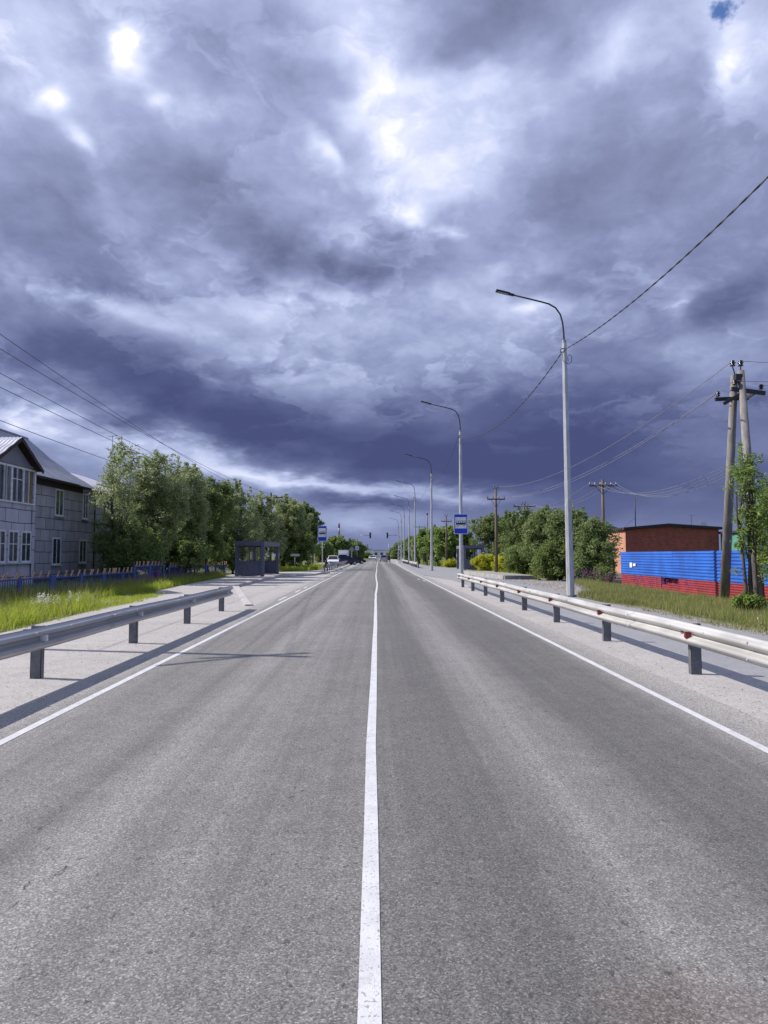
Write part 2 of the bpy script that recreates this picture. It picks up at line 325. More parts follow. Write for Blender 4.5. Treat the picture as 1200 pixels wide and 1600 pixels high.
M['tyre'] = mat('tyre_mark', (.19, .185, .188), None, 5, .85)

# ------------------------------------------------------------------ mesh helpers
def npmesh(name, V, Fc, m, parent=None, smooth=False):
    """V (n,3), Fc (m,k) with constant k"""
    V = np.asarray(V, dtype=np.float32); Fc = np.asarray(Fc, dtype=np.int32); k = Fc.shape[1]
    me = bpy.data.meshes.new(name); me.vertices.add(len(V)); me.vertices.foreach_set('co', V.ravel())
    me.loops.add(Fc.size); me.loops.foreach_set('vertex_index', Fc.ravel())
    me.polygons.add(len(Fc)); me.polygons.foreach_set('loop_start', np.arange(0, Fc.size, k, dtype=np.int32))
    me.update(calc_edges=True); me.validate()
    if smooth: me.shade_smooth()
    me.materials.append(M[m]); o = bpy.data.objects.new(name, me); C.objects.link(o); o.parent = parent; return o
class MB:
    def __init__(s): s.v = []; s.f = []; s.s = []
    def add(s, vs, fs, smooth=False):
        k = len(s.v); s.v += [tuple(v) for v in vs]; s.f += [tuple(i+k for i in f) for f in fs]; s.s += [smooth]*len(fs); return s
    def box(s, x0, x1, y0, y1, z0, z1):
        vs = [(x, y, z) for z in (z0, z1) for y in (y0, y1) for x in (x0, x1)]
        return s.add(vs, [(0,2,3,1),(4,5,7,6),(0,1,5,4),(2,6,7,3),(0,4,6,2),(1,3,7,5)])
    def bar(s, a, c, w, h, up=(0,0,1)):
        a = Vector(a); c = Vector(c); d = (c-a).normalized(); u = Vector(up)
        if abs(d.dot(u)) > .98: u = Vector((0, 1, 0))
        sx = d.cross(u).normalized()*w/2; sy = sx.cross(d).normalized()*h/2
        vs = [p+sx*i+sy*j for p in (a, c) for j in (-1, 1) for i in (-1, 1)]
        return s.add(vs, [(0,1,3,2),(4,6,7,5),(0,4,5,1),(2,3,7,6),(0,2,6,4),(1,5,7,3)])
    def tube(s, pts, rs, seg=8, smooth=True, cap=True, ph=0.0):
        pts = [Vector(p) for p in pts]
        if isinstance(rs, (int, float)): rs = [rs]*len(pts)
        vs = []; u = None
        for i, p in enumerate(pts):
            d = (pts[min(i+1, len(pts)-1)]-pts[max(i-1, 0)]).normalized()
            if u is None: u = d.orthogonal().normalized() if abs(d.z) < .95 else Vector((1, 0, 0))
            u = (u-d*u.dot(d)).normalized(); w = d.cross(u)
            for k in range(seg):
                a = 2*math.pi*k/seg+ph; vs.append(p+(u*math.cos(a)+w*math.sin(a))*rs[i])
        fs = [(i*seg+k, i*seg+(k+1) % seg, (i+1)*seg+(k+1) % seg, (i+1)*seg+k) for i in range(len(pts)-1) for k in range(seg)]
        s.add(vs, fs, smooth)
        if cap:
            n = len(s.v)-len(vs); s.f.append(tuple(n+k for k in range(seg))[::-1]); s.s.append(False)
            n2 = n+(len(pts)-1)*seg; s.f.append(tuple(n2+k for k in range(seg))); s.s.append(False)
        return s
    def prism(s, poly, x0, x1, ax='x'):
        """poly of (a,b) extruded along an axis: x -> (y,z); y -> (x,z); z -> (x,y)"""
        n = len(poly)
        def P(t, a, c): return {'x': (t, a, c), 'y': (a, t, c), 'z': (a, c, t)}[ax]
        vs = [P(x0, *p) for p in poly]+[P(x1, *p) for p in poly]
        return s.add(vs, [tuple(range(n))[::-1], tuple(range(n, 2*n))]+[(i, (i+1) % n, n+(i+1) % n, n+i) for i in range(n)])
    def build(s, name, m, parent=None, bevel=0, loc=None):
        me = bpy.data.meshes.new(name); me.from_pydata(s.v, [], s.f); me.validate()
        me.polygons.foreach_set('use_smooth', s.s[:len(me.polygons)] if len(s.s) >= len(me.polygons) else [False]*len(me.polygons))
        bm = bmesh.new(); bm.from_mesh(me); bmesh.ops.recalc_face_normals(bm, faces=bm.faces)
        if bevel: bmesh.ops.bevel(bm, geom=[e for e in bm.edges if len(e.link_faces) == 2 and e.calc_face_angle(0) > .5], offset=bevel, segments=2, affect='EDGES')
        bm.to_mesh(me); bm.free()
        me.materials.append(M[m]); o = bpy.data.objects.new(name, me); C.objects.link(o); o.parent = parent
        if loc: o.location = loc
        return o
def thing(name, label, cat, loc=(0, 0, 0), rz=0, group=None):
    o = bpy.data.objects.new(name, None); C.objects.link(o); o.location = loc; o.rotation_euler = (0, 0, rz); o.empty_display_size = .3
    return tag(o, label, cat, group)
def tag(o, label, cat, group=None, kind=None):
    o['label'] = label; o['category'] = cat
    if group: o['group'] = group
    if kind: o['kind'] = kind
    return o
def struct(o): o['kind'] = 'structure'; return o
def sheet(name, pts, z, m):
    return struct(MB().add([(p[0], p[1], z) for p in pts], [tuple(range(len(pts)))]).build(name, m))
def children(o): return [c for c in C.objects if c.parent == o]
def copy_tree(o, parent=None):
    c = o.copy(); C.objects.link(c); c.parent = parent
    for ch in children(o): copy_tree(ch, c)
    return c

# ------------------------------------------------------------------ ground, road, walks
rng = np.random.default_rng(11)
sheet('ground', [(-3000,-200),(3000,-200),(3000,4500),(-3000,4500)], -.035, 'ground')
sheet('road', [(-4.05,-15),(4.05,-15),(4.05,60),(4.4,140),(7,240),(14,620),(5,620),(-2.5,240),(-4.05,140),(-4.05,60)], 0, 'road')
LWE = [(-8.1,-15),(-8.2,14),(-8.8,22),(-9.0,27),(-10.6,35),(-11.2,43),(-12.1,59),(-12.9,60),(-12.9,70),(-8.5,74),(-6.6,82),(-6.4,105)]
sheet('left_walkway', [(-4.05,-15)]+[(-4.05,70),(-4.05,200),(-10.5,200),(-12,150),(-11,108)]+LWE[::-1], -.006, 'apron')
sheet('right_shoulder', [(4.05,-15),(5.35,-15),(5.35,30),(5.2,48),(4.1,60),(4.05,60)], -.006, 'apron')
RWE = [(8.35,-15),(8.4,15),(8.3,29),(8.7,37),(9.9,50),(10.6,66),(10.7,98),(9.2,104),(8.2,118),(8.1,170),(9.8,260)]
sheet('right_walkway', [(5.35,-15)]+RWE+[(6.9,240),(4.42,141),(4.12,62),(5.2,48),(5.35,30)], -.011, 'walk')
sheet('rubble_patch', [(8.3,31.0),(9.3,31.5),(10.2,35),(11.3,40),(12.2,46),(12.2,54),(10.3,57),(9.9,50),(8.7,37)], -.016, 'gravel')
sheet('gravel_verge', [(8.3,5),(8.4,15),(8.3,26),(8.9,26),(9.05,20),(9.0,14),(9.3,5)], -.017, 'gravel')
sheet('dirt_patch', [(-8.9,22.5),(-11.0,27),(-10.8,31),(-9.1,27.5)], -.02, 'gravel')
# kerb of the bus bay
kb = MB()
kp = [(-4.35,24.4),(-7.55,38.6)]
kp2 = [(-7.55,38.6),(-7.65,54),(-5.35,60),(-4.55,69)]
for a, c in ((kp[0], kp[1]),):
    a = Vector((*a, -.005)); c = Vector((*c, -.005)); n = 14
    for i in range(n): kb.bar(a.lerp(c, i/n+.002), a.lerp(c, (i+.96)/n), .26, .10)
struct(kb.build('flush_kerb', 'kerb'))
kb = MB()
for j in range(3):
    a = Vector((*kp2[j], .06)); c = Vector((*kp2[j+1], .06)); n = max(2, round((c-a).length))
    for i in range(n): kb.bar(a.lerp(c, i/n+.004), a.lerp(c, (i+.985)/n), .16, .16)
struct(kb.build('kerb', 'kerb'))
# road markings
CL = [(-15,-.02),(2.5,-.02),(6.6,-.045),(12,-.03),(20,-.02),(32,-.02),(38,.03),(43,.05),(50,.0),(62,-.03),(78,.03),(110,.1),(190,.35),(240,.9),(400,3.6)]
def stripe(name, pts, w, m='paint', zz=.004):
    P = []
    for (y0, x0), (y1, x1) in zip(pts[:-1], pts[1:]):
        n = max(1, int(min(30, (y1-y0)/1.5)))
        for i in range(n):
            t = i/n; P.append((x0+(x1-x0)*t+random.uniform(-.004, .004), y0+(y1-y0)*t))
    P.append((pts[-1][1], pts[-1][0])); vs = []
    for (a, c) in P: vs += [(a-w/2+random.uniform(-.002, .002), c, zz), (a+w/2+random.uniform(-.002, .002), c, zz)]
    return struct(MB().add(vs, [(2*i, 2*i+1, 2*i+3, 2*i+2) for i in range(len(P)-1)]).build(name, m))
stripe('centre_line', CL, .090)
stripe('edge_line', [(-15,-3.46),(25,-3.46),(60,-3.47),(110,-3.5),(150,-3.4),(190,-3.2)], .098)
stripe('edge_line', [(-15,3.46),(25,3.46),(60,3.47),(105,3.55),(140,4.1),(200,5.6)], .098)
for y0, y1, xx in ((27.2, 29.6, -3.72), (33.0, 35.2, -3.74), (37, 38.6, -3.74)): stripe('worn_dash', [(y0, xx), (y1, xx)], .10)
for y0, y1, xx in ((47, 48.5, 3.2), (50, 51.4, 3.0)): stripe('worn_dash', [(y0, xx), (y1, xx)], .09)
for k in range(8): stripe('crossing_bar', [(150, -3.0+k*.92), (154, -3.0+k*.92)], .42)
# tyre marks and cracks
for (cx, cy, r, a0, a1) in ():
    pts = [(cx-.6+r*math.cos(R(a0+(a1-a0)*i/24)), cy+2.6*r*math.sin(R(a0+(a1-a0)*i/24))) for i in range(25)]
    vs = []
    for i, p in enumerate(pts): w = .03*math.sin(math.pi*i/24)+.004; vs += [(p[0]-w, p[1], .003), (p[0]+w, p[1], .003)]
    struct(MB().add(vs, [(2*i, 2*i+1, 2*i+3, 2*i+2) for i in range(24)]).build('tyre_mark', 'tyre'))
def crack(px):
    vs = []; P = [G(*p) for p in px]; Q = []
    for a, c in zip(P[:-1], P[1:]):
        for i in range(6): Q.append(a.lerp(c, i/6)+Vector((random.uniform(-.006, .006), random.uniform(-.01, .01), 0)))
    Q.append(P[-1])
    for i, p in enumerate(Q):
        w = random.uniform(.0008, .003); vs += [(p.x-w, p.y-w, .0035), (p.x+w, p.y+w, .0035)]
    struct(MB().add(vs, [(2*i, 2*i+1, 2*i+3, 2*i+2) for i in range(len(Q)-1)]).build('asphalt_crack', 'crack'))
crack([(78,1371),(95,1361),(104,1353)]); crack([(84,1370),(97,1364),(105,1353)])
crack([(18,1418),(30,1408)]); crack([(34,1391),(50,1375)]); crack([(5,1408),(30,1399)])
# loose stones on the shoulders
V = []; Fc = []
def stones(n, x0, x1, y0, y1, s0, s1):
    for _ in range(n):
        y = y0+(y1-y0)*random.random()**1.6; xx = random.uniform(x0, x1); s = s0+(s1-s0)*random.random()**3; k = len(V)
        for d in ((1,0,0),(0,1,0),(-1,0,0),(0,-1,0),(0,0,.8)): V.append((xx+d[0]*s*random.uniform(.6, 1.3), y+d[1]*s*random.uniform(.6, 1.3), .001+d[2]*s*random.uniform(.5, 1)))
        Fc.extend([(k, k+1, k+4), (k+1, k+2, k+4), (k+2, k+3, k+4), (k+3, k, k+4)])
stones(2000, 3.6, 5.2, 2.5, 30, .003, .017); stones(1300, -5.6, -3.55, 4, 30, .003, .017); stones(260, -3.4, 3.4, 2.3, 12, .003, .008)
stones(900, 8.3, 9.3, 8, 30, .01, .05); stones(1200, 8.8, 12.6, 31, 54, .02, .10); stones(120, -7.2, -4.6, 25, 40, .01, .03)
tag(npmesh('loose_stones', V, Fc, 'stone'), 'small grey stones scattered over the dusty road shoulders', 'stones', kind='stuff')

# ------------------------------------------------------------------ guardrails
def beam_prof():
    P = []
    for i in range(33):
        t = i/32; zz = .44+.31*t
        d = .083*.5*(1-math.cos(2*math.pi*((t*2) % 1.0))) if 0 < t < 1 else 0
        d = .083*min(1, max(0, .5-.62*math.cos(4*math.pi*t)))
        P.append((d, zz))
    return P
PROF = beam_prof()
def beam_mesh(mb, X, y0, y1, side, flare=0):
    ys = [y0+(y1-y0)*i/max(1, round((y1-y0)/1.0)) for i in range(max(1, round((y1-y0)/1.0))+1)]
    for off in (0, .004):
        vs = []
        for y in ys:
            for d, zz in PROF: vs.append((X-side*(d-off)+.006*math.sin(y*1.3), y, zz+.006*math.sin(y*.9+X)))
        n = len(PROF)
        mb.add(vs, [(i*n+j, i*n+j+1, (i+1)*n+j+1, (i+1)*n+j) for i in range(len(ys)-1) for j in range(n-1)], True)
def guardrail(label, X, ys, side, y0, y1, refl, ends=None, detail=True, name='guardrail'):
    """side +1: rail on the right of the road, its waves face the road"""
    t = thing(name, label, 'guardrail', (X, y0, 0)); L = lambda p: p
    inv = Vector((-X, -y0, 0))
    def B(mb, nm, m, **k): o = mb.build(nm, m, t, **k); o.location = inv; return o
    yy = y0; secs = []
    while yy < y1-.01: e = min(yy+(ys[1]-ys[0]), y1) if detail else y1; secs.append((yy, e)); yy = e
    mb = MB()
    for i, (a, c) in enumerate(secs): beam_mesh(mb, X+side*(.007 if i % 2 else 0), a-.12 if i else a, c, side)
    B(mb, 'beam', bm_ := ('beam_shaded' if side < 0 else 'beam'))
    for p in ys:
        g = MB(); px = X+side*.19
        g.box(px-.075, px+.075, p-.05, p-.044, -.1, .73); g.box(px-.075, px-.069, p-.05, p+.05, -.1, .73); g.box(px+.069, px+.075, p-.05, p+.05, -.1, .73)
        B(g, 'post', 'galvd')
        if detail:
            h = MB(); h.box(px-.19, px-.078, p-.05, p+.03, .51, .68); B(h, 'bracket', 'galvd')
    if detail:
        for i, (a, c) in enumerate(secs):
            for zz in (.497, .693): B(MB().tube([(X-side*.080, a-.04, zz), (X-side*.098, a-.04, zz)], .016, 8), 'bolt', 'galv')
            for f in (.28, .55): B(MB().tube([(X-side*.082, a+(c-a)*f, .69), (X-side*.089, a+(c-a)*f, .69)], .011, 8), 'rivet', 'white_refl')
        for p in ys[::refl[1]]:
            r = MB(); m = refl[0]; yb = p-.35
            r.add([(X-side*.004, yb, .55), (X-side*.092, yb, .553), (X-side*.092, yb, .632), (X-side*.004, yb, .635)], [(0, 1, 2, 3)])
            r.add([(X-side*.004, yb+.01, .55), (X-side*.092, yb+.01, .545), (X-side*.092, yb+.01, .645), (X-side*.004, yb+.01, .635)], [(0, 1, 2, 3)])
            r.add([(X-side*.092, yb, .553), (X-side*.092, yb+.05, .555), (X-side*.092, yb+.05, .635), (X-side*.092, yb, .632)], [(0, 1, 2, 3)])
            B(r, 'reflector', m)
    if ends is not None:      # flared fishtail end
        e = MB(); vs = []; n = len(PROF); K = 8; s = ends[1]
        for k in range(K+1):
            a = k/K; ang = a*1.25
            for d, zz in PROF:
                cz = .595+(zz-.595)*(1+.30*a)
                vs.append((X-side*(d*(1-.35*a))+side*.16*(1-math.cos(ang)), ends[0]+s*.42*math.sin(ang), cz))
        e.add(vs, [(i*n+j, i*n+j+1, (i+1)*n+j+1, (i+1)*n+j) for i in range(K) for j in range(n-1)], True)
        B(e, 'end_terminal', bm_)
    return t
sp = 3.99
LY = [10.2+sp*i for i in range(-3, 4)]; RY = [10.45+sp*i for i in range(-3, 8)]
guardrail('grey steel guardrail on the left with a flared end before the bus bay', -4.60, LY, -1, -3.5, 22.55, ('white_refl', 1), (22.55, 1))
guardrail('long sunlit pale steel guardrail with red reflectors on the right road edge', 4.47, RY, 1, -3.5, 38.7, ('red_refl', 1), (38.7, 1))
guardrail('dark far guardrail beyond the left bus stop sign, beside the parked cars', -5.05, [72.3+4*i for i in range(16)], -1, 72, 133, None, detail=False)
guardrail('short pale guardrail on the right beyond the second bus bay', 5.35, [93.5+4*i for i in range(6)], 1, 93, 115, None, detail=False)
guardrail('most distant guardrail on the right, along the row of far street lamps', 5.6, [126+4*i for i in range(8)], 1, 125, 156, None, detail=False)

# ------------------------------------------------------------------ street lamps
def lamp_proto():
    t = bpy.data.objects.new('street_lamp', None); C.objects.link(t); H = 10.75
    g = MB(); g.tube([(0, 0, -.1), (0, 0, H)], [.165, .098], 8, smooth=False, ph=R(22.5)); g.build('pole', 'galv', t)
    f = MB(); f.tube([(0, 0, -.02), (0, 0, .05)], [.26, .24], 8, smooth=False); f.build('base_flange', 'galvd', t)
    a = MB(); P = [(0,0,H-.2),(-.01,0,H+.4),(-.05,0,H+.85),(-.14,0,H+1.2),(-.33,0,H+1.48),(-.62,0,H+1.65),(-.95,0,H+1.74),(-2.16,0,H+2.03)]
    a.tube(P, .036, 8); a.build('arm', 'darkmetal', t)
    c = MB(); c.tube([(0,0,H-.02),(0,0,H+.10)], [.105,.06], 8, smooth=False); c.build('cap', 'galvd', t)
    h = MB(); d = Vector((-1, 0, .235)).normalized(); p = Vector(P[-1])
    h.bar(p-d*.05, p+d*.18, .12, .09); h.bar(p+d*.15+Vector((0,0,.01)), p+d*.74+Vector((0,0,.01)), .24, .07); hd = h.build('lamp_head', 'darkmetal', t, bevel=.012)
    q = MB(); q.bar(p+d*.22-Vector((0,0,.032)), p+d*.68-Vector((0,0,.032)), .18, .02); q.build('diffuser', 'signback', hd)
    l = MB(); l.tube([(.0,-.16,H-.35),(-.14,-.17,H-.55),(-.12,-.17,H-.85),(.1,-.17,H-.98),(.24,-.15,H-.9),(.26,-.15,H-.66),(.16,-.15,H-.58),(.08,-.15,H-.66),(.1,-.16,H-.86)], .012, 5)
    l.tube([(-.05,-.1,H-.30),(-.20,-.14,H-.34),(-.22,-.14,H-.48),(-.05,-.12,H-.45)], .025, 5); l.build('cable_loop', 'wire', t)
    return t
LP = [(29.6, 886.5, 'nearest visible tall galvanised street lamp, rising from the grass right of the near guardrail'),
      (51.5, 720.5, 'galvanised street lamp carrying the blue bus stop sign on the right'),
      (79, 674.5, 'galvanised street lamp at the far end of the right bus bay'),
      (107, 648.5, 'fourth visible street lamp, standing in front of the yellow diamond sign'),
      (134, 639.2, 'fifth visible street lamp, in front of the right traffic light mast'),
      (156, 631.6, 'sixth visible street lamp in the receding row on the right'),
      (180, 627.0, 'seventh visible street lamp in the receding row on the right'),
      (215, 622.4, 'most distant street lamp of the row on the right')]
proto = lamp_proto(); lamps = []
for i, (Y, px, lab) in enumerate([(3.0, None, 'street lamp at the right beside the near guardrail, just outside the picture')]+LP):
    o = proto if i == 0 else copy_tree(proto)
    o.location = (8.25 if px is None else xat(px+(4 if i == 1 else 0), Y), Y, 0); o.rotation_euler = (0, R(-.55) if i == 1 else 0, R(random.uniform(-3, 3)))
    tag(o, lab, 'street lamp', 'street lamps along the right side'); lamps.append(o)
def wire(label, a, c, sag, r=.012, m='wire', group=None, n=24, cat='wire', name='overhead_wire', twist=False):
    a = Vector(a); c = Vector(c); pts = []
    for i in range(n+1):
        t = i/n; p = a.lerp(c, t); p.z -= sag*4*t*(1-t); pts.append(p)
    mb = MB()
    if twist:
        L = (c-a).length; N = int(L/.12)
        for ph in (0, math.pi):
            q = []
            for i in range(N+1):
                t = i/N; p = a.lerp(c, t); p.z -= sag*4*t*(1-t); an = t*L/.55*math.pi+ph
                q.append(p+Vector((math.cos(an)*r*.75, 0, math.sin(an)*r*.75)))
            mb.tube(q, r, 4, cap=False)
    else: mb.tube(pts, r, 5, cap=False)
    k = Vector(a); mb.v = [tuple(Vector(v)-k) for v in mb.v]
    o = mb.build(name, m); o.location = k; return tag(o, label, cat, group)
cab = ['thick twisted cable running from the nearest lamp up out of the picture at top right', 'twisted cable slung between the nearest lamp and the lamp with the bus stop sign', 'cable slung between the second and third street lamps', 'cable slung between the third and fourth street lamps', 'cable slung between the fourth and fifth street lamps']
for i in range(5):
    a = lamps[i].location+Vector((-.14, 0, 10.4)); c = lamps[i+1].location+Vector((-.14 if i == 0 else -.1, 0, 10.4))
    wire(cab[i], a, c, .95 if i == 0 else 1.25, .015 if i < 2 else .012, 'wire', 'lighting cable between the street lamps', cat='cable', name='lighting_cable', twist=i < 2)

# ------------------------------------------------------------------ bus stop signs
def bus_sign(label, loc, w, h, pole=None, rz=0):
    t = thing('bus_stop_sign', label, 'sign', loc, rz, 'bus stop signs')
    z0, z1 = (0, h) if pole is None else (pole-h, pole)
    def panel(nm, x0, x1, a, c, y, m, par=t, th=.006, bev=0):
        return MB().box(x0*w, x1*w, y-th, y, z0+a*h, z0+c*h).build(nm, m, par, bevel=bev)
    pl = panel('backing_plate', -.5, .5, 0, 1, 0, 'white', th=.03, bev=.01)
    panel('blue_panel', -.455, .455, .03, .97, -.033, 'signblue')
    wp = panel('white_panel', -.40, .40, .28, .84, -.042, 'signwhite')
    Y = -.051; bus = MB(); X = lambda u: u*w; Z = lambda v: z0+v*h
    poly = [(-.34,.465),(-.34,.60),(-.31,.655),(.33,.655),(.345,.61),(.345,.465)]
    bus.prism([(X(a), Z(c)) for a, c in poly], Y-.004, Y, 'y')
    for cx in (-.2, .22):
        n = 14; bus.prism([(X(cx)+.075*w*math.cos(2*math.pi*k/n), Z(.462)+.075*w*math.sin(2*math.pi*k/n)) for k in range(n)], Y-.009, Y-.005, 'y')
    bus.build('bus_symbol', 'black', wp)
    for a, c in ((-.31, -.19), (-.165, -.045), (-.02, .10), (.125, .30)): MB().box(X(a), X(c), Y-.008, Y-.005, Z(.565), Z(.635)).build('symbol_window', 'signwhite', wp)
    for cx in (-.2, .22):
        n = 12; MB().prism([(X(cx)+.045*w*math.cos(2*math.pi*k/n), Z(.462)+.045*w*math.sin(2*math.pi*k/n)) for k in range(n)], Y-.013, Y-.010, 'y').build('symbol_wheel', 'signwhite', wp)
    for zz in (.2, .8):
        MB().box(-.16, .16, 0.002, .03, Z(zz)-.02, Z(zz)+.02).build('clamp', 'galvd', t)
    if pole: MB().tube([(0, .06, -.05), (0, .06, pole-.05)], .055, 10).build('post', 'galv', t)
    return t
l2 = lamps[2].location
bus_sign('large blue bus stop sign fixed to the second street lamp on the right', (l2.x-.04, l2.y-.23, zat(834.5, 51.3)), 1.01, zat(803, 51.3)-zat(834.5, 51.3))
bus_sign('blue bus stop sign on its own grey post left of the road', (xat(503.5, 70.5), 70.5, 0), .92, 1.55, zat(821.5, 70.5), R(-14))

# ------------------------------------------------------------------ bus shelters
def shelter(label, loc, mir, rz=0):
    t = thing('bus_shelter', label, 'bus shelter', loc, rz, 'slate bus shelters'); s = mir; W_, L_, H_ = 2.35, 7.2, 2.85
    # origin: near corner on the road side; +X*s runs away from the road, +Y along the road
    def bx(nm, m, *bs, par=t, bevel=0):
        g = MB()
        for (x0, x1, y0, y1, z0, z1) in bs: g.box(min(x0*s, x1*s), max(x0*s, x1*s), y0, y1, z0, z1)
        return g.build(nm, m, par, bevel=bevel)
    bx('roof', 'shelter', (-.04, W_+.04, -.04, L_+.04, H_-.36, H_-.002))
    bx('corner_post', 'shelter', (0, .26, 0, .26, 0, H_-.362)); bx('corner_post', 'shelter', (0, .26, L_-.26, L_, 0, H_-.362))
    bx('corner_post', 'shelter', (W_-.26, W_, 0, .26, 0, H_-.362)); bx('corner_post', 'shelter', (W_-.26, W_, L_-.26, L_, 0, H_-.362))
    def rib_panel(x0, x1, y0, y1, z0, z1, along, nm, m):
        g = MB(); g.box(min(x0*s, x1*s), max(x0*s, x1*s), y0, y1, z0, z1); n = int((abs(x1-x0) if along == 'x' else y1-y0)/.16)
        for i in range(1, n):
            if along == 'x': c = (x0+(x1-x0)*i/n)*s; g.box(c-.012, c+.012, y0-.014, y0-.001, z0+.02, z1-.02)
            else:
                c = y0+(y1-y0)*i/n; xx = min(x0*s, x1*s) if s > 0 else max(x0*s, x1*s); g.box(xx-.014 if s > 0 else xx+.001, xx-.001 if s > 0 else xx+.014, c-.012, c+.012, z0+.02, z1-.02)
        return g.build(nm, m, t)
    rib_panel(.262, W_-.262, .10, .16, .05, 1.22, 'x', 'side_panel', 'shelter'); rib_panel(.262, W_-.262, L_-.16, L_-.10, .05, 1.22, 'x', 'side_panel', 'shelter')
    rib_panel(W_-.16, W_-.10, .262, L_-.262, .05, 1.22, 'y', 'back_panel', 'shelterd')
    fr = MB()
    for (a, c) in ((.262, .32), (W_-.32, W_-.262)): fr.box(min(a*s, c*s), max(a*s, c*s), .09, .17, 1.222, H_-.365)
    fr.box(min(.262*s, (W_-.262)*s), max(.262*s, (W_-.262)*s), .09, .17, 2.36, H_-.364)
    fr.build('window_frame', 'shelterd', t)
    for y in (2.2, 4.8): bx('mullion', 'shelterd', (W_-.16, W_-.10, y, y+.1, 1.222, H_-.363))
    b_ = bx('bench', 'shelterd', (W_-.75, W_-.30, .9, L_-.9, .43, .49), (W_-.7, W_-.62, 1.2, 1.3, .0, .428), (W_-.7, W_-.62, L_-1.3, L_-1.2, 0, .428))
    bx('notice', 'white', (-.012, -.002, L_-.2, L_-.03, 1.45, 1.9)); bx('timetable', 'white', (W_-.2, W_-.17, 4.9, 5.5, 1.35, 1.95))
    return t
pL = G(412, 900.5); sl = shelter('slate grey open bus shelter on the left, at the end of the blue picket fence', (pL.x, pL.y, -.006), -1, R(-2))
shelter('slate grey open bus shelter on the right behind the bus stop sign and yellow bushes', (xat(724.5, 82), 82, -.01), 1)

# ------------------------------------------------------------------ utility poles
def insulator(g, p, s=1.0):
    x0, y0, z0 = p; g.tube([(x0, y0, z0), (x0, y0, z0+.10*s)], .012, 5)
    g.tube([(x0, y0, z0+.06*s), (x0, y0, z0+.10*s), (x0, y0, z0+.101*s), (x0, y0, z0+.15*s), (x0, y0, z0+.151*s), (x0, y0, z0+.20*s), (x0, y0, z0+.22*s)],
           [.07*s, .055*s, .03*s, .085*s, .03*s, .06*s, .03*s], 10)
def upole(label, px, Y, ptop, armz, armw, ins, m='wood', rz=0, r=(.14, .10), name='utility_pole', braces=True, topins=2):
    xx = xat(px, Y); H = zat(ptop, Y); t = thing(name, label, 'utility pole', (xx, Y, -.05), rz)
    MB().tube([(0, 0, 0), (.01, 0, H*.5), (0, 0, H+.05)], [r[0], (r[0]+r[1])/2, r[1]], 12).build('pole', m, t)
    az_ = zat(armz, Y); MB().box(-armw/2, armw/2, -.16, -.07, az_-.07, az_+.05).build('crossarm', 'woodd' if m != 'wood' else 'wood', t)
    if braces:
        for sg in (-1, 1): MB().bar((sg*.06, -.12, az_-.65), (sg*armw*.26, -.12, az_-.075), .03, .03).build('brace', 'woodd', t)
    for i in range(ins):
        f = (i/(ins-1)-.5) if ins > 1 else 0
        if abs(f) < .05 and ins > 2: continue
        g = MB(); insulator(g, (f*armw*.94, -.11, az_+.052), .9); g.build('insulator', 'insul' if m != 'wood' or topins else 'signback', t)
    for i in range(topins):
        sg = -1 if i == 0 else 1
        g = MB(); g.tube([(sg*.05, 0, H-.15), (sg*.17, 0, H+.08), (sg*.17, 0, H+.1)], .014, 5); insulator(g, (sg*.17, 0, H+.08), .9); g.build('insulator', 'insul', t)
    return t, xx, H, az_
U2 = upole('wooden utility pole with two tiers of dark insulators, rising behind the yellow bushes', 775.5, 61, 763, 779, 1.55, 4)
U3 = upole('smaller wooden utility pole seen left of the second lamp bus stop sign, among young trees', 697.5, 102, 806, 814, 1.5, 4, rz=.1)
U4 = upole('top of a utility pole with long crossarm over the right willows', 820, 80, 787, 790.5, 2.6, 4, rz=.1)
U5 = upole('wooden utility pole with a braced crossarm and pale insulators, left of the brick building', 943.5, 54, 749, 757.5, 2.15, 6, topins=0)
U6 = upole('dark utility pole with a wide crossarm above the left willows, behind the bus shelter', 422.5, 82, 770, 777, 2.6, 4, m='woodd', topins=0, braces=False)
# small old street light on U6
q = MB(); q.bar((.05, -.1, zat(806, 82)), (.45, -.5, zat(798, 82)), .14, .10); q.build('lamp_head', 'signback', U6[0]); MB().tube([(0,0,zat(808,82)),(.1,-.14,zat(805,82))], .025, 6).build('lamp_bracket', 'darkmetal', U6[0])
U7 = upole('far small utility pole whose crossarm peeks over the end of the left willows', 489, 118, 808, 811.5, 1.5, 4, m='woodd', topins=0, braces=False)
U8 = upole('far utility pole with a drooping old lamp, left of the third street lamp', 655, 150, 821, 823, 2.4, 3, m='concpole', topins=0, braces=False)
q = MB(); q.bar((-.3, 0, zat(833, 150)), (-.05, 0, zat(824, 150)), .25, .2); q.build('lamp_head', 'white', U8[0])
t = thing('mast', 'plain pale mast with a dark cap just left of the third street lamp', 'mast', (xat(667.8, 120), 120, 0))
MB().tube([(0, 0, 0), (0, 0, zat(804, 120))], [.13, .10], 10).build('pole', 'concpole', t); MB().tube([(0, 0, zat(804, 120)), (0, 0, zat(802, 120))], .17, 8).build('cap', 'darkmetal', t)
t = thing('mast', 'thin pale mast far away just behind the low white building', 'mast', (xat(607.3, 420), 420, 0))
MB().tube([(0, 0, 0), (0, 0, zat(849.5, 420))], [.28, .15], 8).build('pole', 'signback', t)
